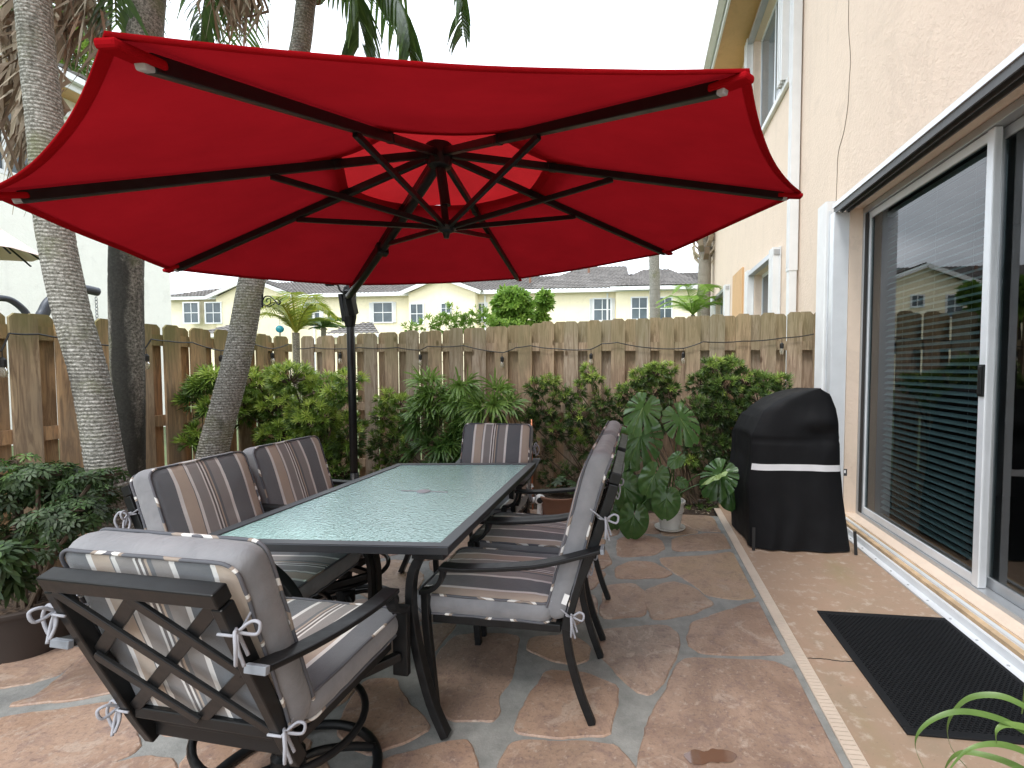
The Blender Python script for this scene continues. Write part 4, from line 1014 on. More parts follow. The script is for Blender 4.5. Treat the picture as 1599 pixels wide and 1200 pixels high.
for i in range(8):
    vs = []
    for a in range(NV + 1):
        for b in range(NTT + 1):
            s = .001 + .419 * a / NV; t = b / NTT
            e = tips[i].lerp(tips[(i + 1) % 8], t); k = 4 * t * (1 - t); p = APEX + (e - APEX) * s * (1 - .10 * k * (a / NV) ** 2)
            p.z += .040 + .018 * (a / NV) ** 2 * k + .004 * nz3(p.x * 9, p.y * 9) ; vs.append(U(p))
    g.add(vs, [(a * (NTT + 1) + b, a * (NTT + 1) + b + 1, (a + 1) * (NTT + 1) + b + 1, (a + 1) * (NTT + 1) + b) for a in range(NV) for b in range(NTT)])
g.build('vent_cap', M['vent'], um, smooth=True)
JT = .50
for i, tp in enumerate(tips):
    d = (tp - APEX); side = d.cross(Vector((0, 0, 1))).normalized(); dn = Vector((0, 0, -.016))
    g = MB(); g.bar([U(APEX + d * .04 + dn), U(APEX + d * .955 + dn)], .027, .033, side)
    rb = g.build('rib', M['black'], um, bevel=.003)
    g = MB(); g.box(U(APEX + d * .33 + dn * 1.1), (.034, .034, .034), d.to_track_quat('X', 'Z').to_matrix()); g.build('clip', M['black'], rb, bevel=.004)
    g = MB(); j = APEX + d * (JT if i != 5 else .56) + dn * 2.2; hb = HUB + Vector((d.x, d.y, 0)).normalized() * .035
    g.bar([U(hb), U(j)], .017, .024, side); g.build('strut', M['black'], um, bevel=.002)
    g = MB(); g.bar([U(APEX + d * .925 + dn * 1.5), U(APEX + d * .965 + dn * 1.5)], .022, .016, side); g.build('end_sleeve', M['grey_plastic'], rb, bevel=.004)
    g = MB(); P0 = APEX + d * .94 + dn * 1.0; P1 = APEX + d * 1.004 + Vector((0, 0, -.004))
    g.bar([U(P0), U(P0.lerp(P1, .6)), U(P1)], .040, .018, side); g.build('corner_pocket', M['hem'], can, bevel=.006)
g = MB(); g.lathe([(.02, -.09), (.055, -.08), (.065, -.03), (.065, .02), (.03, .05)], U(APEX), 16); g.build('top_hub', M['black'], um, smooth=False, bevel=.003)
g = MB(); g.lathe([(.012, -.055), (.018, -.03), (.040, -.02), (.048, .0), (.040, .025), (.02, .03)], U(HUB), 16)
g.build('lower_hub', M['black'], um)
g = MB(); g.tube([U(APEX - Vector((0, 0, .05))), U(HUB)], .017, 12); g.tube([U(APEX - Vector((0, 0, .05))), U(HUB + Vector((0, 0, .1)))], .024, 12); g.build('mast', M['black'], um)
SL = Vector((-2.305, 3.745, 1.955))
g = MB(); dF = tips[5] - APEX; g.tube([U(p) for p in smoothpath([SL + Vector((.01, -.02, -.03)), tips[5] - Vector((0, 0, .045)), APEX + dF * .55 - Vector((0, 0, .062)), APEX + dF * .1 - Vector((0, 0, .06)), APEX - Vector((0, 0, .05))], 8)], .025, 14)
bm = g.build('boom', M['black'], um, smooth=True)
g = MB(); q_ = APEX + dF * .56 - Vector((0, 0, .06)); g.box(U(q_), (.06, .07, .07), (APEX - SL).to_track_quat('X', 'Z').to_matrix()); g.build('boom_joint', M['black'], bm, bevel=.008)
g = MB(); g.tube([(0, 0, 0.05), (-.012, 0, 2.34)], .030, 18); g.tube([(0, 0, .04), (0, 0, .5)], .034, 18); g.build('pole', M['black'], um, smooth=True)
g = MB(); zc = 1.80
g.lathe([(.036, 1.68), (.050, 1.76), (.052, 1.95), (.040, 2.0)], (-.012, 0, 0), 18); g.box((.03, -.045, 1.87), (.05, .07, .20), Matrix.Rotation(R(20), 3, 'X')); g.box((-.055, -.02, 1.83), (.03, .05, .22), Matrix.Rotation(R(-8), 3, 'Y'))
sl = g.build('slider', M['black'], um, bevel=.006)
g = MB(); g.tube(smoothpath([(-.01, -.05, 1.94), (-.05, -.06, 1.96), (-.07, -.065, 2.005), (-.10, -.07, 2.01)], 5), .008, 8); g.tube([(-.10, -.07, 2.01), (-.16, -.08, 2.008)], .014, 10); g.build('crank_handle', M['black'], sl, smooth=True)
g = MB()
for a in (0, PI / 2): g.box((0, 0, .03), (1.0, .06, .045), Matrix.Rotation(a + .3, 3, 'Z'))
g.build('cross_base', M['black'], um, bevel=.005)

# ================================================================== TABLE
NL, NR, FR_, FL = [atz(u, v, .72) for u, v in ((292, 846), (700, 854.4), (837, 722.6), (621, 723.6))]
tc_ = (NL + NR + FR_ + FL) / 4; tc_.z = 0
tb = thing('patio_table', 'rectangular patio table with pebbled aqua glass top in a black metal frame', 'table', tc_)
cs = [Vector((p.x - tc_.x, p.y - tc_.y, 0)) for p in (NL, NR, FR_, FL)]
def inset(d):
    out = []
    for i in range(4):
        a = (cs[i - 1] - cs[i]).normalized(); b = (cs[(i + 1) % 4] - cs[i]).normalized(); out.append(cs[i] + (a + b) * d)
    return out
g = MB(); z1, z0 = .72, .688; o_ = cs; i_ = inset(.048)
vs = [Vector((p.x, p.y, z)) for z in (z0, z1) for p in o_] + [Vector((p.x, p.y, z)) for z in (z0, z1) for p in i_]
fs = []
for k in range(4):
    j = (k + 1) % 4; fs += [(k, j, 4 + j, 4 + k), (4 + k, 4 + j, 12 + j, 12 + k), (8 + j, 8 + k, 12 + k, 12 + j), (j, k, 8 + k, 8 + j)]
g.add(vs, fs); N = NT('table_rim_metal'); N.set((.05, .055, .062), .36, .5); g.build('rim', N.m, tb, bevel=.004)
g = MB(); i2 = inset(.0465); gz = .7145
g.add([Vector((p.x, p.y, gz)) for p in i2], [(0, 1, 2, 3)]); g.add([Vector((p.x, p.y, gz - .005)) for p in i2], [(3, 2, 1, 0)])
gtop = g.build('glass_top', M['tglass'], tb)
g = MB(); ctr = Vector((0, 0, 0)); m0 = (cs[0] + cs[3]) / 2; m1 = (cs[1] + cs[2]) / 2
g.bar([m0.lerp(m1, .06) + Vector((0, 0, .697)), m0.lerp(m1, .94) + Vector((0, 0, .697))], .03, .018, (0, 1, 0)); g.build('crossbar', M['black'], tb)
pc = atz(661, 767.5, .717) - tc_
g = MB(); g.lathe([(.034, 0), (.034, .004), (.014, .006)], (pc.x, pc.y, .715), 20); g.bar([(pc.x - .12, pc.y + .002, .7165), (pc.x + .13, pc.y, .7165)], .006, .003, (0, 1, 0)); g.build('umbrella_hole_cap', M['grey_plastic'], tb)
for k, c in enumerate(cs):
    inw = -(c.normalized()); ax_ = Vector((1 if c.x > 0 else -1, 0, 0)); iy = Vector((0, 1 if c.y > 0 else -1, 0))
    base = c - iy * .035 - ax_ * .03
    P_ = [base - ax_ * .07 + Vector((0, 0, .684)), base - ax_ * .105 + Vector((0, 0, .640)), base - ax_ * .125 + Vector((0, 0, .57)), base - ax_ * .125 + Vector((0, 0, .45)), base - ax_ * .10 + Vector((0, 0, .30)), base - ax_ * .055 + Vector((0, 0, .13)), base - ax_ * .0 + Vector((0, 0, .004))]
    g = MB(); g.bar(smoothpath(P_, 4), .042, .030, (0, 1, 0)); g.box(base - ax_ * .05 + Vector((0, 0, .677)), (.12, .06, .018)); g.build('leg', M['black'], tb, bevel=.003)

# ================================================================== CHAIRS
def cushion(w_, h_, th, rad=.05, bulge=.022, n=18, seed=0, tufted=False, sag=.0, curl=0):
    """returns rings builder in local u,v,n (centre origin).  mesh faces: front/back striped (mat 0), band plain (mat 1)"""
    r_ = random.Random(seed)
    out = []
    hw, hh = w_ / 2, h_ / 2
    per = []
    seq = [(hw - rad, hh - rad, 0), (-hw + rad, hh - rad, 90), (-hw + rad, -hh + rad, 180), (hw - rad, -hh + rad, 270)]
    for cx_, cy_, a0 in seq:
        for k in range(7): a = R(a0 + 90 * k / 6); per.append((cx_ + rad * math.cos(a), cy_ + rad * math.sin(a)))
    P_ = []
    for i in range(len(per)):
        a, b = per[i], per[(i + 1) % len(per)]; m = max(1, int(math.dist(a, b) / .03))
        for k in range(m): P_.append((a[0] + (b[0] - a[0]) * k / m, a[1] + (b[1] - a[1]) * k / m))
    m = len(P_)
    wob = lambda x, y, k: .0035 * nz3(x * 22 + seed, y * 22, k)
    def zc(y): return curl * max(0, (y / hh - .55)) ** 2 if curl else 0
    mb = MB(); levels = []
    def addring(pts, z_of, uvf):
        b0 = len(mb.v)
        for (x, y) in pts: mb.v.append((x, y, z_of(x, y) + zc(y))); mb.uv.append(uvf(x, y))
        return b0
    def strip(a, b, mi):
        for k in range(m): mb.f.append([a + k, a + (k + 1) % m, b + (k + 1) % m, b + k]); mb.mi.append(mi); mb.tone.append(0)
    for side in (1, -1):
        uvf = (lambda x, y: (.5 - x / w_, .5 + y / h_)) if side == 1 else (lambda x, y: (.5 + x / w_, .5 + y / h_))
        prev = None
        for s in (1.0, .965, .90, .78, .6, .4, .2, .04):
            z_ = lambda x, y, s=s: side * (th / 2 + (bulge if side == 1 else bulge * .25) * (1 - s ** 3) * (1 - .25 * s) - .004 * (1 if s > .99 else 0) + .006 * (1 - s) * nz3(x * 9 + seed, y * 9, side) + (.0035 * nz3(x * 30, y * 5 + seed, 9) if .5 < s < .99 else 0)) - sag * (1 - s)
            q = addring([(x * s, y * s) for x, y in P_], z_, uvf)
            if prev is not None:
                if side == 1: strip(prev, q, 0)
                else: strip(q, prev, 0)
            prev = q
        c = len(mb.v); mb.v.append((0, 0, side * (th / 2 + (bulge if side == 1 else bulge * .25)) - sag)); mb.uv.append((.5, .5))
        for k in range(m): mb.f.append([prev + k, prev + (k + 1) % m, c] if side == 1 else [prev + (k + 1) % m, prev + k, c]); mb.mi.append(0); mb.tone.append(0)
    rings = []
    for t in (1, .8, .4, 0, -.4, -.8, -1):
        k_ = 1 + .012 / hw * (1 - t * t)
        q = addring([(x * k_ + .0025 * nz3(x * 40 + y * 40, t, seed), y * k_ + .0025 * nz3(x * 40 - y * 40, t, seed + 3)) for x, y in P_], lambda x, y, t=t: t * (th / 2 - .003) + wob(x, y, t), lambda x, y: (.36, .5))
        rings.append(q)
    for a, b in zip(rings[:-1], rings[1:]): strip(b, a, 1)
    pipes = []
    for side in (1, -1):
        pipes.append([(x * 1.012, y * 1.010, side * (th / 2 - .001) + zc(y) + .003 * nz3(x * 15, y * 15 + seed, side)) for x, y in P_])
    return mb, pipes
def xf(mb_or_pts, M_, pts=False):
    if pts: return [M_ @ Vector(p) for p in mb_or_pts]
    mb_or_pts.v = [tuple(M_ @ Vector(p)) for p in mb_or_pts.v]; return mb_or_pts
def bow(mb, p, out, up=(0, 0, 1), s=1.0, seed=0):
    """tied ribbon bow at p"""
    r_ = random.Random(seed); p = Vector(p); o = Vector(out).normalized(); sd_ = o.cross(Vector((0, 0, 1)))
    sd_ = sd_.normalized() if sd_.length > .1 else Vector((1, 0, 0))
    def path(*q): return smoothpath([p + o * a * s + sd_ * b * s + Vector((0, 0, c * s)) for a, b, c in q], 6)
    w1 = .0042
    mb.tube(path((-.035, 0, .012), (-.01, 0, .004), (0, 0, 0)), w1, 5)
    mb.ball(p, .0065 * s, 8, 6)
    mb.tube(path((0, 0, 0), (.022, .012, .012), (.036, .016, -.02), (.022, .012, -.062), (.008, .006, -.045), (0, 0, 0)), w1, 5)
    mb.tube(path((0, 0, 0), (.015, -.022, .02), (.03, -.034, .015), (.022, -.03, -.01), (0, 0, 0)), w1, 5)
    mb.tube(path((0, 0, 0), (.012, .004, -.03), (.016, -.006, -.075)), w1, 5); mb.tube(path((0, 0, 0), (-.004, -.01, -.03), (.004, -.018, -.06)), w1, 5)
def make_chair(label, O, yaw, kind, back, seed=0, detail=True):
    """kind: 'legs' | 'swivel' | 'arc' ; back: 'high' | 'low'.  local: +y front, x width"""
    t = thing('patio_chair', label, 'chair', (O[0], O[1], 0), yaw, 'striped cushioned patio chairs around the glass table')
    K = M['black']; X = Vector((1, 0, 0))
    if back == 'high':
        prof = [(-.313, .37), (-.352, .52), (-.42, .70), (-.480, .88), (-.500, .955)]; zlow = .42; fb, ft = (-.238, .425), (-.402, 1.045); thb = .080
    else:
        prof = [(-.225, .31), (-.266, .40), (-.306, .50), (-.366, .65), (-.447, .862)]; zlow = .425; fb, ft = (-.182, .43), (-.334, .938); thb = .088
    bw = .232
    def at_z(z):
        for a, b in zip(prof[:-1], prof[1:]):
            if a[1] <= z <= b[1]: return a[0] + (b[0] - a[0]) * (z - a[1]) / (b[1] - a[1])
        return prof[-1][0]
    for s in (-1, 1):
        g = MB(); pth = [(s * bw, y, z) for y, z in prof[:-1]] + [(s * bw, at_z(prof[-1][1] - .03), prof[-1][1] - .03)]
        g.bar(smoothpath(pth, 4), .030, .036, X); g.build('back_post', K, t, bevel=.004)
    ztop = prof[-1][1] - .012
    g = MB(); g.bar([(-bw - .010, at_z(ztop), ztop + .004), (bw + .010, at_z(ztop), ztop + .004)], .042, .040, Vector((0, at_z(ztop) - at_z(ztop - .1), .1))); g.build('top_rail', K, t, bevel=.004)
    g = MB(); g.bar([(-bw + .0155, at_z(zlow), zlow), (bw - .0155, at_z(zlow), zlow)], .032, .024, (0, 0, 1)); g.build('bottom_rail', K, t, bevel=.004)
    g = MB(); iw = bw - .015; zl, zh = zlow + .012, ztop - .02
    ya_, yb2_ = at_z(zl), at_z(zh)
    def L_(a, b, d, w_):
        n_ = 8; pts = []
        for k in range(n_ + 1):
            x = a[0] + (b[0] - a[0]) * k / n_; z = a[1] + (b[1] - a[1]) * k / n_; z = zl + z * (zh - zl); pts.append((x * iw, ya_ + (yb2_ - ya_) * (z - zl) / (zh - zl) - .008 + d, z))
        sd_ = Vector((0, 0, 1)) if abs(a[0] - b[0]) > .1 else X
        bd_ = (Vector(pts[-1]) - Vector(pts[0])).normalized(); pn_ = Vector((0, zh - zl, -(yb2_ - ya_))).normalized()
        g.bar(pts, w_ * .82, .010, bd_.cross(pn_), cap=True)
    L_((-1, 1), (1, 0), -.006, .036); L_((0, 1), (1, .5), -.006, .036); L_((-1, .5), (0, 0), -.006, .036)
    L_((-1, 0), (1, 1), .005, .040); L_((-1, .5), (0, 1), .005, .040); L_((0, 0), (1, .5), .005, .040)
    g.build('lattice', K, t, bevel=.002)
    # seat frame
    g = MB(); yb = at_z(.375) if back == 'high' else at_z(.38)
    for s in (-1, 1): g.bar([(s * .233, yb + .02, .374), (s * .233, .205, .382)], .022, .030, X)
    g.bar([(-.222, .20, .382), (.222, .20, .382)], .03, .024, (0, 0, 1)); g.bar([(-.222, yb + .03, .374), (.222, yb + .03, .374)], .03, .024, (0, 0, 1))
    for k in range(5): g.bar([(-.222, -.2 + k * .085, .374), (.222, -.2 + k * .085, .374)], .03, .006, (0, 1, 0))
    g.build('seat_frame', K, t, bevel=.003)
    # arms
    for s in (-1, 1):
        ax_ = s * .280; g = MB(); zr = .69 if back == 'high' else .662; yr = at_z(zr) - .0 if back == 'high' else at_z(zr) + .01
        if kind == 'arc':
            pth = [(ax_, yr - .02, zr - .01), (ax_, -.12, .645), (ax_, .0, .642), (ax_, .11, .622), (ax_, .20, .582), (ax_, .275, .515), (ax_, .32, .435), (ax_, .335, .34), (ax_, .335, .22)]
            g.bar(smoothpath(pth, 5), .050, .024, X); g.build('arm', K, t, bevel=.004)
        else:
            pth = [(ax_, yr - .03, zr + .006), (ax_, -.25, .638), (ax_, -.10, .616), (ax_, .06, .604), (ax_, .155, .606)]
            g.bar(smoothpath(pth, 5), .058, .016, X); a_ = g.build('arm', K, t, bevel=.004)
            g = MB(); g.bar([(ax_, yr - .0445, zr + .008), (ax_, yr - .031, zr + .006)], .058, .020, X); g.build('arm_cap', M['cap_grey'], a_, bevel=.002)
            g = MB(); pth = [(ax_, .145, .596), (ax_, .150, .565), (ax_, .168, .532), (ax_, .20, .512), (ax_, .235, .506)]
            g.bar(smoothpath(pth, 4), .036, .016, X); g.build('arm_bracket', K, a_)
    if kind == 'legs':
        for s in (-1, 1):
            g = MB(); g.bar([(s * .262, .225, .508), (s * .262, .222, .38), (s * .255, .19, .0)], .030, .030, X); g.build('front_leg', K, t, bevel=.004)
            g = MB(); g.bar(smoothpath([(s * bw, prof[0][0], prof[0][1] + .01), (s * (bw - .003), -.322, .30), (s * (bw - .006), -.338, .22), (s * (bw - .01), -.37, .11), (s * (bw - .013), -.412, .0)], 4), .026, .030, X); g.build('rear_leg', K, t, bevel=.004)
    else:
        for s in (-1, 1):
            g = MB(); yy = .330 if kind == 'arc' else .238
            if kind == 'swivel': g.bar([(s * .262, yy, .512), (s * .262, yy, .26)], .058, .024, X)
            g.bar([(s * .262, yy - .01, .335), (s * .10, .06, .30)], .03, .03, (0, 0, 1)); g.build('front_plate', K, t, bevel=.004)
        g = MB(); g.bar([(-bw + .015, prof[0][0] + .005, .345), (bw - .015, prof[0][0] + .005, .345)], .045, .03, (0, 0, 1)); g.build('rear_crossbar', K, t, bevel=.004)
        g = MB(); g.box((0, -.04, .315), (.36, .30, .018)); g.box((0, 0, .285), (.22, .24, .04)); g.build('swivel_plate', K, t, bevel=.004)
        g = MB(); g.lathe([(.05, .05), (.05, .12), (.036, .13), (.036, .27)], (0, 0, 0), 20); g.build('pedestal', K, t)
        g = MB(); n_ = 48; g.tube([(.265 * math.cos(2 * PI * k / n_), .265 * math.sin(2 * PI * k / n_), .017) for k in range(n_)], .016, 10, closed=True)
        for a in (PI / 4, 3 * PI / 4, 5 * PI / 4, 7 * PI / 4):
            c_, s_ = math.cos(a), math.sin(a)
            g.tube(smoothpath([(.26 * c_, .26 * s_, .022), (.18 * c_, .18 * s_, .06), (.09 * c_, .09 * s_, .085), (.03 * c_, .03 * s_, .085)], 5), .014, 8)
        n_ = 40; g.tube([(.235 * math.cos(2 * PI * k / n_), .235 * math.sin(2 * PI * k / n_) - .01, .235 - .02 * math.cos(2 * PI * k / n_)) for k in range(n_)], .012, 8, closed=True)
        g.build('base_ring', K, t, smooth=True)
    # cushions
    sm, pp = cushion(.49, .52 if back == 'high' else .47, .076, .038, .018, seed=seed, sag=.004)
    Ms = Matrix.Translation((0, .008 if back == 'high' else .033, .438)) @ Matrix.Rotation(R(1.5), 4, 'X'); xf(sm, Ms)
    so_ = sm.build('seat_cushion', [M['stripe'], M['band']], t, smooth=True)
    g = MB(); [g.tube(xf(q, Ms, True), .0048, 6, closed=True) for q in pp]; g.build('piping', M['pipe'], so_, smooth=True)
    F0 = Vector((0, fb[0], fb[1])); F1 = Vector((0, ft[0], ft[1])); H_ = (F1 - F0).length; v_ = (F1 - F0).normalized(); n_ = Vector((1, 0, 0)).cross(v_)   # points forward? 
    if n_.y < 0: n_ = -n_
    ctr = (F0 + F1) / 2 - n_ * (thb / 2 - .004)
    # local axes: x->X, y->v, z->n (must be right handed: X x v = n' ; flip x if needed)
    n2 = Vector((1, 0, 0)).cross(v_); fx = 1 if n2.dot(n_) > 0 else -1
    Mb = Matrix(((fx, 0, 0, ctr.x), (0, v_.y, n_.y, ctr.y), (0, v_.z, n_.z, ctr.z), (0, 0, 0, 1)))
    bm_, pp = cushion(.495 if back == 'low' else .48, H_, thb, .038, .020, seed=seed + 7, curl=(-.05 if back == 'high' else -.02))
    if fx < 0: bm_.uv = [(1 - a, b) for a, b in bm_.uv]
    xf(bm_, Mb); bo = bm_.build('back_cushion', [M['stripe'], M['band']], t, smooth=True)
    g = MB(); [g.tube(xf(q, Mb, True), .0048, 6, closed=True) for q in pp]; g.build('piping', M['pipe'], bo, smooth=True)
    if detail:
        k = 0
        for s in (-1, 1):
            for z in ((.765, .44) if back == 'low' else (.80, .43)):
                g = MB(); y = at_z(z); g.tube([(s * (bw - .016), y + .03, z), (s * (bw + .020), y + .01, z), (s * (bw + .020), y - .022, z - .004), (s * (bw - .018), y - .022, z - .004)], .0038, 5)
                g.tube([(s * (bw + .01), y + .07, z + .05), (s * (bw + .022), y, z)], .0032, 5)
                bow(g, (s * (bw + .024), y - .012, z), (s * .9, -.45, 0), s=1.0, seed=seed + k); g.build('tie', M['tie'], t, smooth=True); k += 1
        g = MB(); g.box((-.5 * .505 - .016, at_z(.5) + .03, .50), (.002, .02, .04), Matrix.Rotation(R(20), 3, 'X')); g.build('care_label', M['white'], bo)
    return t
make_chair('nearest swivel patio chair, seen from behind with its black lattice back', (-1.108, 1.412), -.064, 'swivel', 'low', 1)
make_chair('near striped chair on the left side of the table, in front of the mossy palm', (-1.61, 1.99), -PI / 2 + .02, 'arc', 'low', 2)
make_chair('far striped chair on the left side of the table, nearest the umbrella pole', (-1.615, 2.535), -PI / 2 - .03, 'arc', 'low', 3)
make_chair('striped chair at the far end of the table, its back towards the fence', (-1.03, 3.20), PI, 'legs', 'low', 4)
make_chair('near high backed chair on the right side of the table with curved rear legs', (-.58, 2.04), PI / 2, 'legs', 'high', 5)
make_chair('far high backed chair on the right side of the table, half hidden by its neighbour', (-.58, 2.63), PI / 2, 'legs', 'high', 6)
# ================================================================== GRILL UNDER COVER
gy = 3.78; gc = thing('covered_grill', 'barbecue grill under a black fitted cover with a white stripe beside the glass door', 'grill', (1.2, 4.05, 0))
GO = Vector(gc.location)
ol = [(1173, 858), (1172, 800), (1170, 760), (1176, 720), (1177, 680), (1196, 642), (1222, 625), (1252, 613), (1285, 607), (1303, 617), (1311, 640), (1316, 690), (1316, 730), (1320, 775), (1325, 812), (1330, 860)]
olw = [aty(u, v, gy) for u, v in ol]
def prof_at(z, side):
    pts = olw[:9][::1] if side < 0 else olw[8:][::-1]
    pts = sorted([(p.z, p.x) for p in pts])
    for a, b in zip(pts[:-1], pts[1:]):
        if a[0] <= z <= b[0]: return a[1] + (b[1] - a[1]) * (z - a[0]) / max(1e-6, b[0] - a[0])
    return pts[0][1] if z < pts[0][0] else pts[-1][1]
ZTOP = max(p.z for p in olw)
def face(xn, zn, back=0):
    """xn in -1..1, zn 0..1 -> front cloth point"""
    z = max(.012, ZTOP * zn); xl, xr = prof_at(z, -1), prof_at(z, 1); x = xl + (xr - xl) * (xn + 1) / 2
    edge = abs(xn) ** 6
    fold = .011 * math.sin(x * 34 + 3 * nz3(x * 3, z * 2)) * max(0, (.62 - zn)) * 1.3 + .012 * nz3(x * 3.5, z * 2.5, 2) + .004 * nz3(x * 13, z * 9, 3)
    sg = -.045 * math.exp(-((x - 1.33) ** 2 / .012 + (z - .86) ** 2 / .006)) + .03 * math.exp(-((x - 1.33) ** 2 / .02 + (z - .95) ** 2 / .004))
    y = gy + .05 * edge - fold * (1 - edge) - sg + .06 * max(0, zn - .72) ** 1.3 * 3 + (.012 if abs(zn - .68) < .006 else 0)
    if zn < .2: y -= .02 * (1 - zn / .2)
    return Vector((x, y, z))
g = MB(); NX, NZ = 46, 56
vs = [face(-1 + 2 * i / NX, (j / NZ)) - GO for j in range(NZ + 1) for i in range(NX + 1)]
g.add(vs, [(j * (NX + 1) + i, j * (NX + 1) + i + 1, (j + 1) * (NX + 1) + i + 1, (j + 1) * (NX + 1) + i) for j in range(NZ) for i in range(NX)])
# sides/top: sweep the outline backwards
loop = [face(-1, j / NZ) for j in range(NZ + 1)] + [face(-1 + 2 * i / NX, 1) for i in range(1, NX)] + [face(1, j / NZ) for j in range(NZ, -1, -1)]
DP = [0, .03, .10, .2, .32, .44, .52, .56]; m = len(loop); vs = []
for q, d in enumerate(DP):
    k = d / .56
    for p in loop:
        f_ = .012 * math.sin(d * 60 + 2 * nz3(p.z * 2, d * 3)) * (1 if p.z < .85 else .2) * (1 if 0 < q else 0)
        zz = p.z * (1 - .015 * k * (p.z / ZTOP) - (.02 if q == len(DP) - 1 else 0) * (p.z > .8))
        vs.append(Vector((p.x + f_ * (1 if p.x > 1.2 else -1) - .035 * k * (1 if p.x < 1.2 else -.4) * (p.z < 1.0), max(p.y, gy) + d, max(.012, zz))) - GO)
g.add(vs, [(q * m + i, (q + 1) * m + i, (q + 1) * m + i + 1, q * m + i + 1) for q in range(len(DP) - 1) for i in range(m - 1)])
b0 = (len(DP) - 1) * m; g.add([vs[b0 + i] for i in range(m)], [tuple(range(m))])
cv = g.build('cover', M['cover'], gc, smooth=True)
g = MB(); n_ = 60; zs0 = .705 / ZTOP * 1.0
za = aty(1245, 737, gy).z / ZTOP; zb = aty(1245, 727, gy).z / ZTOP
vs = []
for i in range(n_ + 1):
    xn = -.985 + 1.975 * i / n_
    dz = .006 * math.sin(xn * 2 + 1)
    for z in (za, (za + zb) / 2, zb): p = face(xn, z + dz + .006 * (1 - xn) ** 2 * .2); vs.append(p + Vector((0, -.0035, 0)) - GO)
g.add(vs, [(3 * i + k, 3 * i + 3 + k, 3 * i + 4 + k, 3 * i + 1 + k) for i in range(n_) for k in (0, 1)])
g.build('reflective_stripe', plain('white_reflective_tape', (.72, .73, .76), .45, var=.05), gc)
g = MB(); p = aty(1320, 738, gy) - GO; g.box(p, (.022, .004, .05)); g.build('label_tag', plain('label_cloth', (.035, .035, .04), .6), gc)
g = MB(); g.box(p + Vector((-.004, -.003, .006)), (.010, .0015, .022)); g.build('tag_print', M['white'], gc)
for u, v, du in ((1174, 855, -1), (1328, 861, 1)):
    g = MB(); p = atz(u, v, .0); g.bar([Vector((p.x, gy - .01, .17)) - GO, Vector((p.x + .004 * du, gy - .03, .003)) - GO], .022, .003, (1, 0, 0)); g.build('strap', M['cord'], gc)
g = MB()
for x in (-.22, .24):
    for y in (-.18, .2): g.lathe([(.02, .0), (.03, .01), (.03, .03), (.02, .04)], (x, y, .002), 12)
g.build('caster', M['dark'], gc)

# ================================================================== RUBBER MAT
mt = thing('door_mat', 'black ribbed rubber scraper mat lying on the concrete in front of the glass door', 'mat', (.985, 1.905, 0))
MW, ML = .665, .935; g = MB(); bd = .035
g.b2((0, 0, .001), (MW, bd, .011)); g.b2((0, ML - bd, .001), (MW, ML, .011)); g.b2((0, bd, .001), (bd, ML - bd, .011)); g.b2((MW - bd, bd, .001), (MW, ML - bd, .011))
g.build('border', M['rubber'], mt, bevel=.004)
g = MB(); g.b2((bd, bd, .001), (MW - bd, ML - bd, .0035)); g.build('backing', M['dark'], mt)
g = MB(); y = bd + .006; r_i = 0
while y < ML - bd - .004:
    x = bd + (.0 if r_i % 2 else .011)
    vs = []; q = bd
    pts = []
    k = 0
    while q <= MW - bd + .001:
        pts.append((q, y + (.0045 if (k + r_i) % 2 else -.0045), .0075)); q += .011; k += 1
    g.bar(pts, .0042, .006, (0, 0, 1)); y += .0125; r_i += 1
g.build('honeycomb', M['rubber'], mt)

# ================================================================== POTS AND PLANTS
def pot(parent, r0, r1, h, mat, rim=.02, soil=True, saucer=None, ribs=False):
    prof = [(r0, 0), (r0 + (r1 - r0) * .5, h * .5), (r1 - .008, h - rim * 1.6)]
    if ribs: prof = [(r0, 0), (r0 + (r1 - r0) * .6, h * .58), (r0 + (r1 - r0) * .63 + .006, h * .60), (r0 + (r1 - r0) * .66, h * .62), (r0 + (r1 - r0) * .70 + .006, h * .68), (r0 + (r1 - r0) * .74, h * .70), (r1 - .010, h - rim * 1.6)]
    prof += [(r1, h - rim * 1.5), (r1 + .006, h - rim), (r1 + .006, h - .004), (r1, h), (r1 - .012, h), (r1 - .018, h - .03), (.001, h - .032)]
    z = .012 if saucer else 0
    g = MB(); g.lathe(prof, (0, 0, z), 40); p = g.build('pot', mat, parent, smooth=True, autosm=35)
    g = MB(); g.lathe([(r1 - .019, h - .028 + z), (.001, h - .022 + z)], (0, 0, 0), 24, cap=False); g.build('soil', M['soil'], p)
    if saucer:
        g = MB(); g.lathe([(saucer * .8, 0), (saucer, .014), (saucer + .004, .022), (saucer - .006, .022), (saucer * .85, .010), (.001, .010)], (0, 0, .001), 40); g.build('saucer', mat, p, smooth=True)
mo = thing('monstera_plant', 'monstera with large split glossy leaves in a white ribbed pot on a saucer', 'potted plant', atz(1046, 826, 0))
MO = Vector(mo.location); pot(mo, .082, .122, .235, M['pot_white'], ribs=True, saucer=.125)
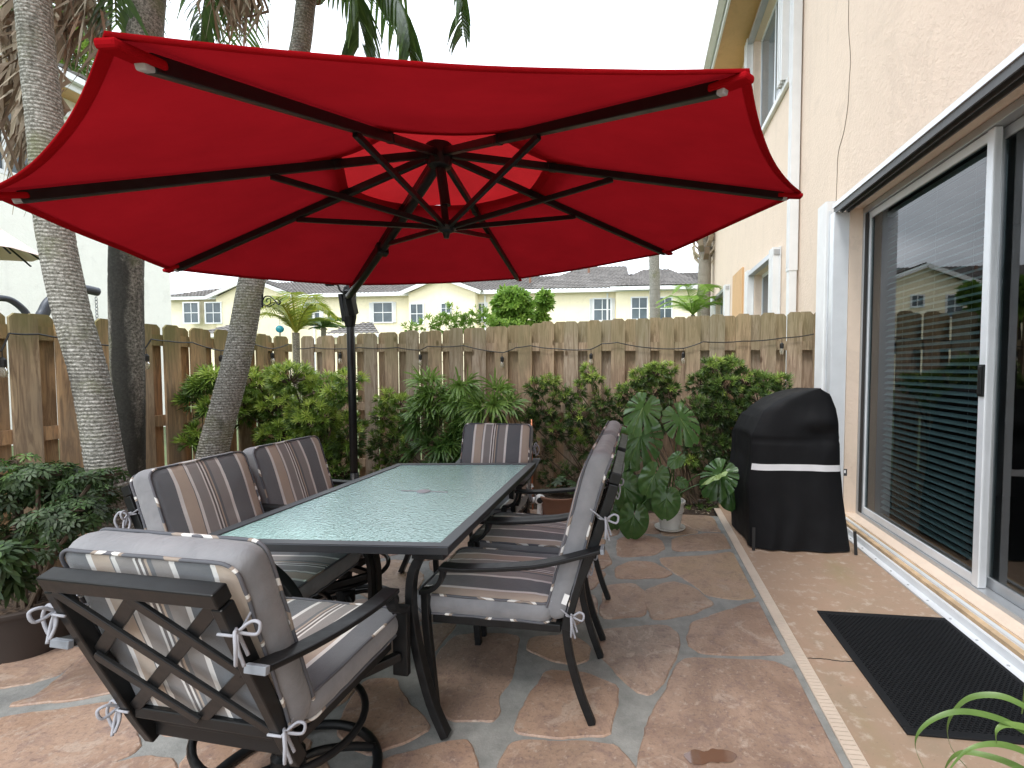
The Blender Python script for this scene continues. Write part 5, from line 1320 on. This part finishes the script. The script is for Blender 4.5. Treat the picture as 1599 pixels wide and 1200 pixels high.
def monstera_leaf(mb, base, direction, normal, L, tone, cuts=6, droop=.25, full=False):
    base = Vector(base); d = Vector(direction).normalized(); n_ = Vector(normal); n_ = (n_ - d * n_.dot(d)).normalized(); s_ = d.cross(n_)
    def P(a, r):      # a: angle from tip direction, r relative
        x = r * math.sin(a) * L; y = r * math.cos(a) * L
        z = -droop * (x * x * 1.3 + max(0, y) ** 2 * .8) / L + .03 * L * math.sin(abs(a) * 9) * (r > .3)
        return base + s_ * x + d * (y) + n_ * z
    def rad(a):
        t = abs(a) / PI   # 0 tip .. 1 base
        return (1.0 - .42 * math.sin(min(1, t * 1.55) * PI / 2)) * (1 if t < .80 else 1 - (t - .80) * 1.0) * (.90 if t < .02 else 1)
    for sg in (-1, 1):
        N_ = 60; inner = .40; a0, a1 = 0, PI * .955
        vs = [P(0, 0)]; fs = []; idx = []
        for k in range(N_ + 1):
            a = sg * (a0 + (a1 - a0) * k / N_); vs.append(P(a, inner * rad(a) * (1 if not full else 1)))
        for k in range(N_): fs.append((0, 1 + k, 2 + k))
        # lobes
        for k in range(N_):
            u = (k + .5) / N_; ph = (u * cuts * 1.12 + .18) % 1
            if not full and .08 < u < .80 and ph < .16: continue
            aa, ab = sg * (a1 * k / N_), sg * (a1 * (k + 1) / N_)
            def R_(a, q):
                u2 = abs(a) / a1; ph2 = (u2 * cuts * 1.12 + .18) % 1
                rr = rad(a) * (1 if full else (1 - .05 * (abs(ph2 - .58) * 2) ** 3)); return inner * rad(a) + (rr - inner * rad(a)) * q
            b_ = len(vs)
            for q in (0, .5, 1): vs += [P(aa, R_(aa, q)), P(ab, R_(ab, q))]
            fs += [(b_, b_ + 1, b_ + 3, b_ + 2), (b_ + 2, b_ + 3, b_ + 5, b_ + 4)]
        mb.add(vs, fs, 0, tone)
    mb.tube([P(0, t) + n_ * .001 for t in (0, .3, .6, .9)], [.004 * L / .3, .003 * L / .3, .002 * L / .3, .001], 5, tone=min(.99, tone + .35))
LF = [  # u,v of petiole junction, u,v of tip, y, length, normal, tone, full
 (1004, 637, 985, 676, 3.98, .225, (-.1, -.75, .65), .58, 0), (1062, 653, 1088, 692, 4.0, .23, (.2, -.75, .65), .52, 0), (1000, 680, 975, 738, 4.12, .29, (-.15, -.9, .3), .38, 0),
 (974, 760, 985, 800, 4.02, .20, (-.2, -.9, .3), .3, 1), (1022, 742, 1002, 778, 3.95, .18, (-.3, -.9, .3), .42, 1), (990, 806, 986, 838, 3.9, .18, (0, -1, .15), .32, 1), (1041, 778, 1038, 808, 3.86, .165, (0, -.95, .3), .36, 1),
 (1058, 715, 1040, 730, 3.98, .10, (-.2, -.7, .7), .5, 1), (1125, 740, 1102, 772, 4.05, .22, (.2, -.3, .9), .28, 0), (1120, 742, 1095, 750, 3.95, .14, (-.2, .2, .9), .95, 1), (985, 700, 960, 716, 4.15, .22, (-.4, -.8, .4), .35, 0),
 (1062, 752, 1070, 756, 3.98, .07, (0, -.8, .5), .4, 1), (950, 792, 958, 826, 4.1, .19, (-.2, -.9, .2), .25, 1), (1010, 760, 1016, 796, 4.08, .2, (.1, -.9, .3), .25, 1), (1138, 765, 1150, 800, 4.2, .17, (.3, -.8, .3), .15, 1), (968, 745, 950, 778, 4.2, .19, (-.3, -.8, .3), .25, 1)]
crownp = Vector((0, 0, .24))
for k, (u, v, u2, v2, y, L, nrm, tn, full) in enumerate(LF):
    a = aty(u, v, y) - MO; b_ = aty(u2, v2, y) - MO; g = MB()
    d = b_ - a
    if d.length < .02: d = Vector((.2, -.5, -.3))
    d = d.normalized() + Vector((0, -.25, 0))
    monstera_leaf(g, a, d, nrm, L * 1.1, tn, 6, .3, full)
    g.build('leaf', M['monstera'], mo, smooth=False)
    g = MB(); st = crownp + Vector((random.uniform(-.03, .03), random.uniform(-.03, .03), 0)); mid = st.lerp(a, .55) + Vector((0, .03, .08))
    g.tube(smoothpath([st, mid, a], 8), [.0065 - .0001 * i for i in range(17)], 6, tone=.45); g.build('petiole', M['monstera'], mo, smooth=True)
g = MB(); g.tube(smoothpath([(0, 0, .2), (-.03, -.02, .33), (-.01, .02, .45), (-.03, 0, .52)], 6), .013, 8); g.build('stem', M['podo'], mo)

# left pot with schefflera
def compound(mb, c, ax, n, L, w_, tone, rnd):
    c = Vector(c); ax = Vector(ax).normalized(); u_ = ax.orthogonal().normalized(); v_ = ax.cross(u_)
    for i in range(n):
        a = 2 * PI * i / n + rnd.uniform(-.15, .15); d = (u_ * math.cos(a) + v_ * math.sin(a)) * .93 + ax * .25; d.normalize(); wv_ = d.cross(ax).normalized(); l = L * rnd.uniform(.8, 1.1)
        prof = [(.12, .15), (.35, .75), (.62, 1), (.85, .7), (1.0, .05)]; vs = []
        for t_, ww in prof: p = c + d * l * t_ + Vector((0, 0, -.35 * l * t_ * t_)); vs += [p - wv_ * w_ * ww / 2 + ax * .003, p + wv_ * w_ * ww / 2 + ax * .003]
        mb.add(vs, [(2 * k, 2 * k + 1, 2 * k + 3, 2 * k + 2) for k in range(4)], 0, max(.01, min(.99, tone + rnd.uniform(-.08, .08))))
def bushy(name, label, base, clumps, mat, L, w_, n, seed, cat='shrub', potspec=None, nleaf=8):
    rnd = random.Random(seed); B0 = Vector(base); t = thing(name, label, cat, base); LV = MB(); ST = MB()
    zb = .0
    if potspec: pot(t, *potspec); zb = potspec[2] - .03
    for c, rad, cnt, tone in clumps:
        c = Vector(c) - B0; ST.tube(smoothpath([(rnd.uniform(-.06, .06), rnd.uniform(-.06, .06), zb), (c * .55) + Vector((rnd.uniform(-.05, .05), 0, zb * .5)), c], 5), .009, 6)
        for i in range(int(cnt * 2.8)):
            d = Vector((rnd.gauss(0, 1), rnd.gauss(0, 1), rnd.gauss(0, 1))).normalized(); q = rnd.uniform(.35, 1) ** .6
            p = c + Vector((d.x * rad[0], d.y * rad[1], d.z * rad[2])) * q
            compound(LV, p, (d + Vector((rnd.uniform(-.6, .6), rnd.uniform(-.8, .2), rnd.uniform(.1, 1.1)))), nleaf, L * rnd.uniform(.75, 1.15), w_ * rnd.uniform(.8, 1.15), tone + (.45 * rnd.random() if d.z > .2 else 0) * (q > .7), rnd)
            if i % 4 == 0: ST.tube([c, p], .003, 4)
    LV.build('foliage', mat, t); ST.build('stem', M['stem'], t); return t
yl = 2.15
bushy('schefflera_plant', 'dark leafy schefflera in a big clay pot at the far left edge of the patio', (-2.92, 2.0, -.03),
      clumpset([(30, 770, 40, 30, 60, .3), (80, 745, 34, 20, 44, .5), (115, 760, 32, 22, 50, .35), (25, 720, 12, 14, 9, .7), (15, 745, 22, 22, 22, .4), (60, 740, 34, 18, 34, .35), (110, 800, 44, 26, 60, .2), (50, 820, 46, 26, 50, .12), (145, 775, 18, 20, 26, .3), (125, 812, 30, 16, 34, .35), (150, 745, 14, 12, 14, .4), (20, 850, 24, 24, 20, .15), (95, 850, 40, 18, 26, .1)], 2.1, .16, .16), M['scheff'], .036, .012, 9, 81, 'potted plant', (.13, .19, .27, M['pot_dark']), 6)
bushy('low_shrub', 'low dark leafy ground shrub in the bed left of the nearest chair', (-2.7, 1.45, -.04),
      clumpset([(0, 870, 24, 22, 16, .4), (5, 905, 26, 20, 12, .3), (-30, 880, 30, 30, 16, .3)], 1.62, .06, .08), M['scheff'], .07, .02, 8, 82, 'shrub', None, 7)
# terracotta planter behind the right chairs
tp = thing('terracotta_planter', 'round terracotta planter with small leafy plants between the back shrubs and the monstera', 'planter', atz(876, 800, 0) * 1.0)
tp.location = Vector((-.62, 4.35, -.02)); p_ = aty(876, 770, 4.35); tp.location.x = p_.x
pot(tp, .15, .205, .25, M['terra'])
g = MB(); rnd = random.Random(9)
for i in range(26):
    a = rnd.uniform(0, 2 * PI); r = rnd.uniform(0, .2); compound(g, (r * math.cos(a), r * math.sin(a), .27 + rnd.uniform(0, .12)), (math.cos(a) * .4, math.sin(a) * .4, 1), 5, .06, .03, rnd.uniform(.2, .9), rnd)
g.build('foliage', M['scheff'], tp)
# white round garden ornament
t = thing('garden_ornament', 'small round white garden ornament with a dark face on the ground behind the chairs', 'ornament', Vector((aty(843, 780, 4.25).x, 4.25, -.02)))
zc_ = aty(843, 780, 4.25).z + .02
g = MB(); g.ball((0, 0, zc_), .05, 18, 12, sq=(1, .8, .9)); g.ball((-.055, .0, zc_ - .005), .022, 12, 8); g.lathe([(.03, 0), (.022, zc_ - .04)], (0, 0, 0), 12); g.build('body', M['white'], t, smooth=True)
g = MB(); g.lathe([(.026, 0), (.026, .008), (.020, .012)], (0, 0, 0), 16); o = g.build('face', M['dark'], t); o.location = (.008, -.036, zc_); o.rotation_euler = (PI / 2, 0, 0)
# copper plant stake beside the far chair
p0 = aty(832, 800, 4.6); p1 = aty(830, 655, 4.6)
t = thing('copper_stake', 'thin copper coloured pole standing behind the far end chair', 'garden stake', (p0.x, 4.6, -.03))
g = MB(); g.tube([(0, 0, 0), (p1.x - p0.x, 0, p1.z + .03)], .008, 8); N = NT('copper'); N.set((.55, .22, .12), .35, .9); g.build('shaft', N.m, t, smooth=True)
g = MB()
for q in (.3, .55, .8): g.lathe([(.002, .02), (.012, 0), (.014, -.01), (.002, -.012)], ((p1.x - p0.x) * q, -.012, (p1.z) * q), 10)
g.build('bead', M['white'], t)
# foreground strap-leaf plant at the right bottom corner
O = Vector((.985, .95, 0)); t = thing('strap_leaf_plant', 'arching strap leaved plant reaching in from the bottom right corner over the mat', 'potted plant', O)
pot(t, .10, .15, .22, M['terra']); 
hp = aty(1640, 1190, .95) - O; O2 = Vector((hp.x, 0, hp.z))
g = MB(); g.lathe([(.05, .19), (.06, .24), (.03, max(.3, hp.z - .05)), (.022, hp.z)], (0, 0, 0), 14); t.location.x += hp.x; g.build('trunk', M['bark2'], t, smooth=True)
LP = [[(1640, 1180), (1599, 1118), (1545, 1088), (1490, 1095), (1440, 1130), (1432, 1165), (1455, 1215)], [(1640, 1160), (1599, 1100), (1550, 1085), (1505, 1095), (1481, 1130), (1490, 1180), (1520, 1215)],
      [(1640, 1200), (1595, 1172), (1550, 1162), (1510, 1170), (1480, 1205)], [(1640, 1210), (1590, 1195), (1540, 1180), (1500, 1180), (1478, 1195), (1470, 1240)],
      [(1640, 1150), (1600, 1120), (1570, 1132), (1558, 1160)], [(1640, 1240), (1600, 1212), (1560, 1206), (1530, 1225)]]
LP = [[(1640, 1180), (1599, 1142), (1545, 1118), (1490, 1112), (1445, 1132), (1429, 1165), (1450, 1215)], [(1640, 1140), (1599, 1103), (1555, 1086), (1510, 1092), (1482, 1125), (1484, 1165), (1515, 1205)],
      [(1640, 1200), (1595, 1172), (1550, 1162), (1510, 1172), (1480, 1205)], [(1640, 1230), (1590, 1198), (1540, 1180), (1500, 1176), (1478, 1196), (1470, 1240)],
      [(1640, 1150), (1600, 1136), (1570, 1132), (1556, 1142), (1556, 1162)], [(1640, 1240), (1600, 1212), (1560, 1206), (1530, 1225)]]
for k, q in enumerate(LP):
    yb_ = .95; pts = []
    for j, (u, v) in enumerate(q): pts.append(aty(u, v, yb_ + (.10 if k % 2 else -.02) * (j / len(q))) - Vector(t.location))
    pth = smoothpath(pts, 8); m = len(pth); vs = []
    for i, p in enumerate(pth):
        tg = (pth[min(i + 1, m - 1)] - pth[max(i - 1, 0)]).normalized(); sd_ = Vector((.15, 1, .55)); sd_ = (sd_ - tg * sd_.dot(tg)).normalized(); n_ = tg.cross(sd_)
        ww = .014 * (1 - (i / m) ** 1.3) + .0015; vs += [p - sd_ * ww / 2, p + n_ * ww * .15, p + sd_ * ww / 2]
    g = MB(); g.add(vs, [(3 * i + a, 3 * i + a + 1, 3 * i + 4 + a, 3 * i + 3 + a) for i in range(m - 1) for a in (0, 1)], 0, .2 + .12 * k); g.build('leaf', M['strap'], t, smooth=True)
for k in range(9):
    a = -.7 + k * .22; d = Vector((math.cos(a), math.sin(a), 0)); h = Vector((0, 0, hp.z)); pth = smoothpath([h, h + d * .12 + Vector((0, 0, .1)), h + d * .26 + Vector((0, 0, .05)), h + d * .36 - Vector((0, 0, .12))], 6); vs = []
    for i, p in enumerate(pth): ww = .018 * (1 - (i / len(pth)) ** 1.4) + .001; sd_ = Vector((-d.y, d.x, 0)); vs += [p - sd_ * ww / 2, p + sd_ * ww / 2]
    g = MB(); g.add(vs, [(2 * i, 2 * i + 1, 2 * i + 3, 2 * i + 2) for i in range(len(pth) - 1)], 0, .3); g.build('leaf', M['strap'], t)

# ================================================================== STRING LIGHTS
def swag(pts, y_off=None):
    out = []
    for a, b in zip(pts[:-1], pts[1:]):
        a, b = Vector(a), Vector(b)
        for k in range(10): s = k / 10; p = a.lerp(b, s); p.z -= .10 * s * (1 - s) * (b - a).length; out.append(p)
    out.append(Vector(pts[-1])); return out
yb_ = FY - .075
nodes = [(463, 545), (489, 543), (531, 545), (560, 543), (620, 543), (656, 547), (668, 541), (724, 540), (786, 551), (806, 543), (828, 540), (870, 545), (922, 546), (940, 537), (964, 535), (1020, 544), (1068, 544), (1098, 534), (1160, 533), (1222, 528), (1271, 522)]
t = thing('string_lights', 'black string light cable with small bulbs draped along the back fence', 'string lights', (0, yb_, 0))
g = MB(); g.tube([p - Vector((0, yb_, 0)) for p in swag([aty(u, v, yb_) for u, v in nodes])], .0055, 5); w1 = g.build('cable', M['cord'], t)
N = NT('bulb_glass'); N.set((.75, .72, .62), .08, 0, **{'Transmission Weight': .75, 'IOR': 1.3}); BG = N.m
def bulb(parent, p):
    p = Vector(p); g = MB(); g.tube([p, p - Vector((0, 0, .045))], .003, 5); g.tube([p - Vector((0, 0, .04)), p - Vector((0, 0, .055)), p - Vector((0, 0, .095))], [.008, .019, .018], 10); s_ = g.build('socket', M['cord'], parent)
    g = MB(); g.lathe([(.012, 0), (.019, -.02), (.022, -.04), (.014, -.062), (.002, -.068)], tuple(p - Vector((0, 0, .095))), 12); g.build('bulb', BG, s_, smooth=True)
for u, v in ((531, 546), (656, 548), (784, 551), (923, 546), (1067, 544), (1221, 529)): bulb(t, aty(u, v, yb_) - Vector((0, yb_, 0)))
xl = FX + .075
t = thing('string_lights', 'black string light cable with bulbs along the left fence behind the palm trunks', 'string lights', (xl, 0, 0))
def LX(u, v): return atx(u, v, xl) - Vector((xl, 0, 0))
g = MB(); g.tube(swag([LX(u, v) for u, v in ((-60, 560), (2, 548), (14, 521), (60, 522), (118, 530), (170, 540), (226, 545), (236, 530), (262, 533), (300, 535), (345, 548), (392, 536), (425, 545), (450, 538))]), .0055, 5); g.build('cable', M['cord'], t)
for u, v in ((3, 548), (228, 545), (345, 548), (425, 545)): bulb(t, LX(u, v))

# ================================================================== HANGING ORNAMENT ON THE PALM
hb = aty(411, 470, 3.33)
t = thing('scroll_bracket', 'black wrought iron scroll bracket fixed to the leaning palm trunk', 'bracket', hb)
k_ = 3.33 * .98 / F_PX
def Q(u, v): return Vector(((u - 408) * k_, 0, -(v - 470) * k_))
g = MB(); g.bar([Q(407, 459), Q(406, 482)], .012, .006, (0, 1, 0)); g.tube(smoothpath([Q(407, 470), Q(412, 463), Q(421, 463), Q(430, 470), Q(436, 477), Q(440, 474), Q(439, 470)], 6), .0045, 6)
g.tube(smoothpath([Q(408, 475), Q(414, 478), Q(421, 475), Q(422, 468), Q(417, 466), Q(414, 470), Q(416, 473)], 6), .0035, 6); g.tube(smoothpath([Q(407, 478), Q(418, 480), Q(430, 475)], 6), .0035, 6); g.build('scrollwork', M['black'], t)
t2_ = thing('glass_globe', 'small turquoise glass globe hanging from the scroll bracket', 'ornament', hb)
g = MB(); g.tube([Q(437, 477), Q(438, 512)], .0012, 4); g.build('chain', M['cord'], t2_)
N = NT('turquoise_glass'); N.set(N.ramp(N.noise(N.coord(), 30, 3), [(.4, (.01, .30, .42)), (.6, (.10, .62, .70))]), .06, 0, **{'Transmission Weight': .3})
g = MB(); g.ball(Q(438, 519), .027, 18, 12); g.build('globe', N.m, t2_, smooth=True)
g = MB(); g.tube([Q(438, 525), Q(438, 531)], .004, 6); g.build('finial', M['cord'], t2_)

# ================================================================== BEYOND THE FENCES
def ball_shrub(name, label, base, clumps, mat, seed, L=.09, w_=.03, group=None, cat='shrub', trunk=.04):
    rnd = random.Random(seed); B0 = Vector(base); t = thing(name, label, cat, base, 0, group); LV = MB(); ST = MB()
    for c, rad, cnt in clumps:
        c = Vector(c) - B0; ST.tube(smoothpath([(rnd.uniform(-.1, .1), 0, 0), c * .6, c], 5), [trunk * (1 - .05 * k) for k in range(11)], 6)
        for i in range(cnt):
            d = Vector((rnd.gauss(0, 1), rnd.gauss(0, 1), rnd.gauss(0, 1))).normalized(); q = rnd.uniform(.3, 1) ** .5 * (1 + .35 * nz3(d.x * 2 + seed, d.y * 2, d.z * 2))
            p = c + Vector((d.x * rad[0], d.y * rad[1], d.z * rad[2])) * q
            rosette(LV, p, d + Vector((0, 0, .4)), 6, L * rnd.uniform(.7, 1.2), w_, .15 + .7 * rnd.random(), rnd, seg=2)
        for i in range(8):
            d = Vector((rnd.gauss(0, 1), rnd.gauss(0, 1), rnd.gauss(0, 1))).normalized(); ST.tube([c, c + Vector((d.x * rad[0], d.y * rad[1], d.z * rad[2])) * .8], trunk * .2, 4)
    LV.build('crown', mat, t); ST.build('trunk', M['stem'], t); return t
def cl(u, v, y, ru, rv, n, dp=None):
    k = y * .98 / F_PX; return (aty(u, v, y), (ru * k, (dp or ru * k), rv * k), n)
p = aty(800, 500, 9); ball_shrub('round_topped_tree', 'bright green bushy tree rising above the middle of the back fence', (p.x, 9, 0), [cl(800, 475, 9, 28, 24, 420), cl(785, 500, 9, 22, 16, 160), cl(812, 498, 9, 20, 16, 140)], M['lime'], 5, .12, .045, cat='tree')
p = aty(846, 520, 9.4); ball_shrub('round_topped_tree', 'small upright bright green tree right beside the bushy one above the fence', (p.x, 9.4, 0), [cl(850, 470, 9.4, 11, 14, 120), cl(848, 490, 9.4, 8, 12, 60), cl(838, 500, 9.4, 5, 8, 20)], M['lime'], 6, .12, .04, cat='tree')
shrub('vine', 'loose climbing vine spilling over the top of the back fence left of the bushy tree', (-.9, FY + .25, 0),
      [(aty(u, v, FY + .2), (.10, .07, .05 + .04 * (i % 2)), n, .55) for i, (u, v, n) in enumerate([(640, 512, 8), (668, 505, 12), (690, 500, 16), (712, 500, 18), (735, 498, 18), (758, 502, 14), (748, 486, 8), (705, 487, 8), (780, 508, 12), (800, 512, 8), (815, 515, 4), (725, 512, 10), (695, 512, 8)])], M['lime'], .06, .012, 7, 91, None, 'vine', .35, .004)
p = aty(60, 100, 24); ball_shrub('pine_tree', 'feathery blue green tree rising behind the cream neighbour house at the top left', (p.x, 24, 0), [cl(40, 40, 24, 60, 45, 380, 2), cl(120, 90, 24, 50, 40, 300, 2), cl(95, 10, 24, 60, 40, 260, 2), cl(-20, 60, 24, 50, 40, 200, 2)], M['podo'], 12, .75, .07, cat='tree', trunk=.12)
# yellow green cycad-like palm behind the fence corner
def small_palm(name, label, u, v, y, L, n, mat, seed, el=(.4, 1.6), ll=.22, w_=.02, H=None):
    c = aty(u, v, y); t = thing(name, label, 'palm', (c.x, y, 0)); r_ = random.Random(seed)
    g = MB(); g.tube([(0, 0, -.1), (0, 0, c.z)], .05, 10); g.build('trunk', M['bark2'], t)
    g = MB()
    for i in range(n):
        a = 2 * PI * i / n + r_.uniform(-.3, .3); e = r_.uniform(*el); d = Vector((math.cos(a), math.sin(a), 0)); T0 = Vector((0, 0, c.z))
        frond(g, [T0, T0 + d * L * .25 + Vector((0, 0, L * .35 * e)), T0 + d * L * .55 + Vector((0, 0, L * .5 * e)), T0 + d * L * .95 + Vector((0, 0, L * .35 * e))], ll, 26, r_.uniform(.3, .8), .35, w_, r_)
    g.build('crown', mat, t); return t
small_palm('small_palm', 'yellow green feathery palm standing just behind the fence corner', 462, 520, 6.6, .62, 16, M['yellow_palm'], 3, (.6, 1.9), .2, .016)
small_palm('small_palm', 'short dark fan of palm leaves right of the yellow green palm', 505, 512, 9.5, .5, 11, M['frond'], 4, (.1, .9), .2, .02)
small_palm('small_palm', 'light green feathery palm near the corner of the peach house', 1082, 492, 11.5, .85, 12, M['lime'], 8, (.3, 1.5), .26, .022)
# egg chair stands beyond the left fence
def stand(name, label, pts, r, mat, endchain=True):
    t = thing(name, label, 'stand', (pts[0].x, pts[0].y, 0)); O = Vector(t.location); g = MB(); pp = smoothpath([p - O for p in pts], 8)
    g.tube(pp, r, 14); g.build('curved_tube', mat, t, smooth=True)
    if endchain:
        e = pp[-1] + (pp[-4] - pp[-1]) * .3; g = MB()
        for k in range(8):
            a = [(0 if k % 2 else .010 * math.cos(q * PI / 4), .010 * math.cos(q * PI / 4) if k % 2 else 0, .018 * math.sin(q * PI / 4)) for q in range(8)]
            g.tube([e + Vector(v_) + Vector((0, 0, -.06 - k * .028)) for v_ in a], .003, 5, closed=True)
        g.build('chain', M['alu_grey'], t)
    g = MB(); b0 = pp[0]
    g.tube([Vector((b0.x + .45 * math.cos(a_), b0.y + .45 * math.sin(a_), .03)) for a_ in [2 * PI * k / 24 for k in range(24)]], .025, 8, closed=True); g.build('base_ring', mat, t)
N = NT('blue_grey_metal'); N.set((.075, .085, .105), .45, .3); BGM = N.m
xs_ = -4.45
stand('hanging_chair_stand', 'thick curved grey tube of a hanging chair stand with a chain, behind the left fence', [Vector((atx(75, 500, xs_).x, atx(75, 500, xs_).y, 0)), atx(66, 540, xs_), atx(70, 485, xs_), atx(92, 462, xs_), atx(125, 452, xs_), atx(152, 456, xs_)], .036, BGM)
stand('hanging_chair_stand', 'second curved grey tube arching down behind the far left fence boards', [Vector((atx(-30, 500, xs_).x, atx(-30, 500, xs_).y, 0)), atx(-40, 500, xs_), atx(-15, 470, xs_), atx(10, 467, xs_), atx(30, 478, xs_), atx(44, 496, xs_), atx(52, 530, xs_)], .022, BGM, False)
c0 = atx(-60, 392, -5.6); t = thing('patio_umbrella', 'edge of a neighbour\'s pale pink patio umbrella above the left fence', 'umbrella', (c0.x, c0.y, 0))
e0 = atx(50, 409, -5.6); Rr = abs(e0.y - c0.y); g = MB(); n_ = 8; zt = e0.z + .38
vs = [(0, 0, zt)] + [(Rr * math.cos(2 * PI * (k + 0) / 8 + PI / 2), Rr * math.sin(2 * PI * (k + 0) / 8 + PI / 2), e0.z) for k in range(8)]
g.add(vs, [(0, 1 + k, 1 + (k + 1) % 8) for k in range(8)]); g.build('canopy', plain('faded_pink_cloth', (.75, .60, .56), .9), t)
g = MB(); g.tube([(0, 0, 0), (0, 0, zt)], .022, 10); g.build('pole', M['black'], t); g = MB()
for k in range(8): g.tube([(0, 0, zt - .02), tuple(Vector(vs[1 + k]) * .98 - Vector((0, 0, .0)))], .008, 5)
g.build('rib', M['black'], t)
# fallen leaves and litter on the bed
rnd = random.Random(77); g = MB()
for i in range(1500):
    if rnd.random() < .6: x, y = rnd.uniform(-3.8, -2.85), rnd.uniform(.9, 5.1)
    else: x, y = rnd.uniform(-3.2, 1.7), rnd.uniform(4.64, 5.15)
    a = rnd.uniform(0, 6.3); l = rnd.uniform(.015, .07); w_ = rnd.uniform(.003, .014); d = Vector((math.cos(a), math.sin(a), rnd.uniform(-.2, .3))); s_ = Vector((-d.y, d.x, rnd.uniform(-.3, .3))) ; p = Vector((x, y, -.02 + rnd.uniform(0, .02)))
    g.add([p - d * l / 2, p - s_ * w_ / 2, p + d * l / 2, p + s_ * w_ / 2], [(0, 1, 2, 3)], 0, rnd.uniform(.02, .98))
tag(g.build('leaf_litter', M['dead']), 'dry leaves and bark litter scattered over the planting bed', 'leaf litter', kind='stuff')
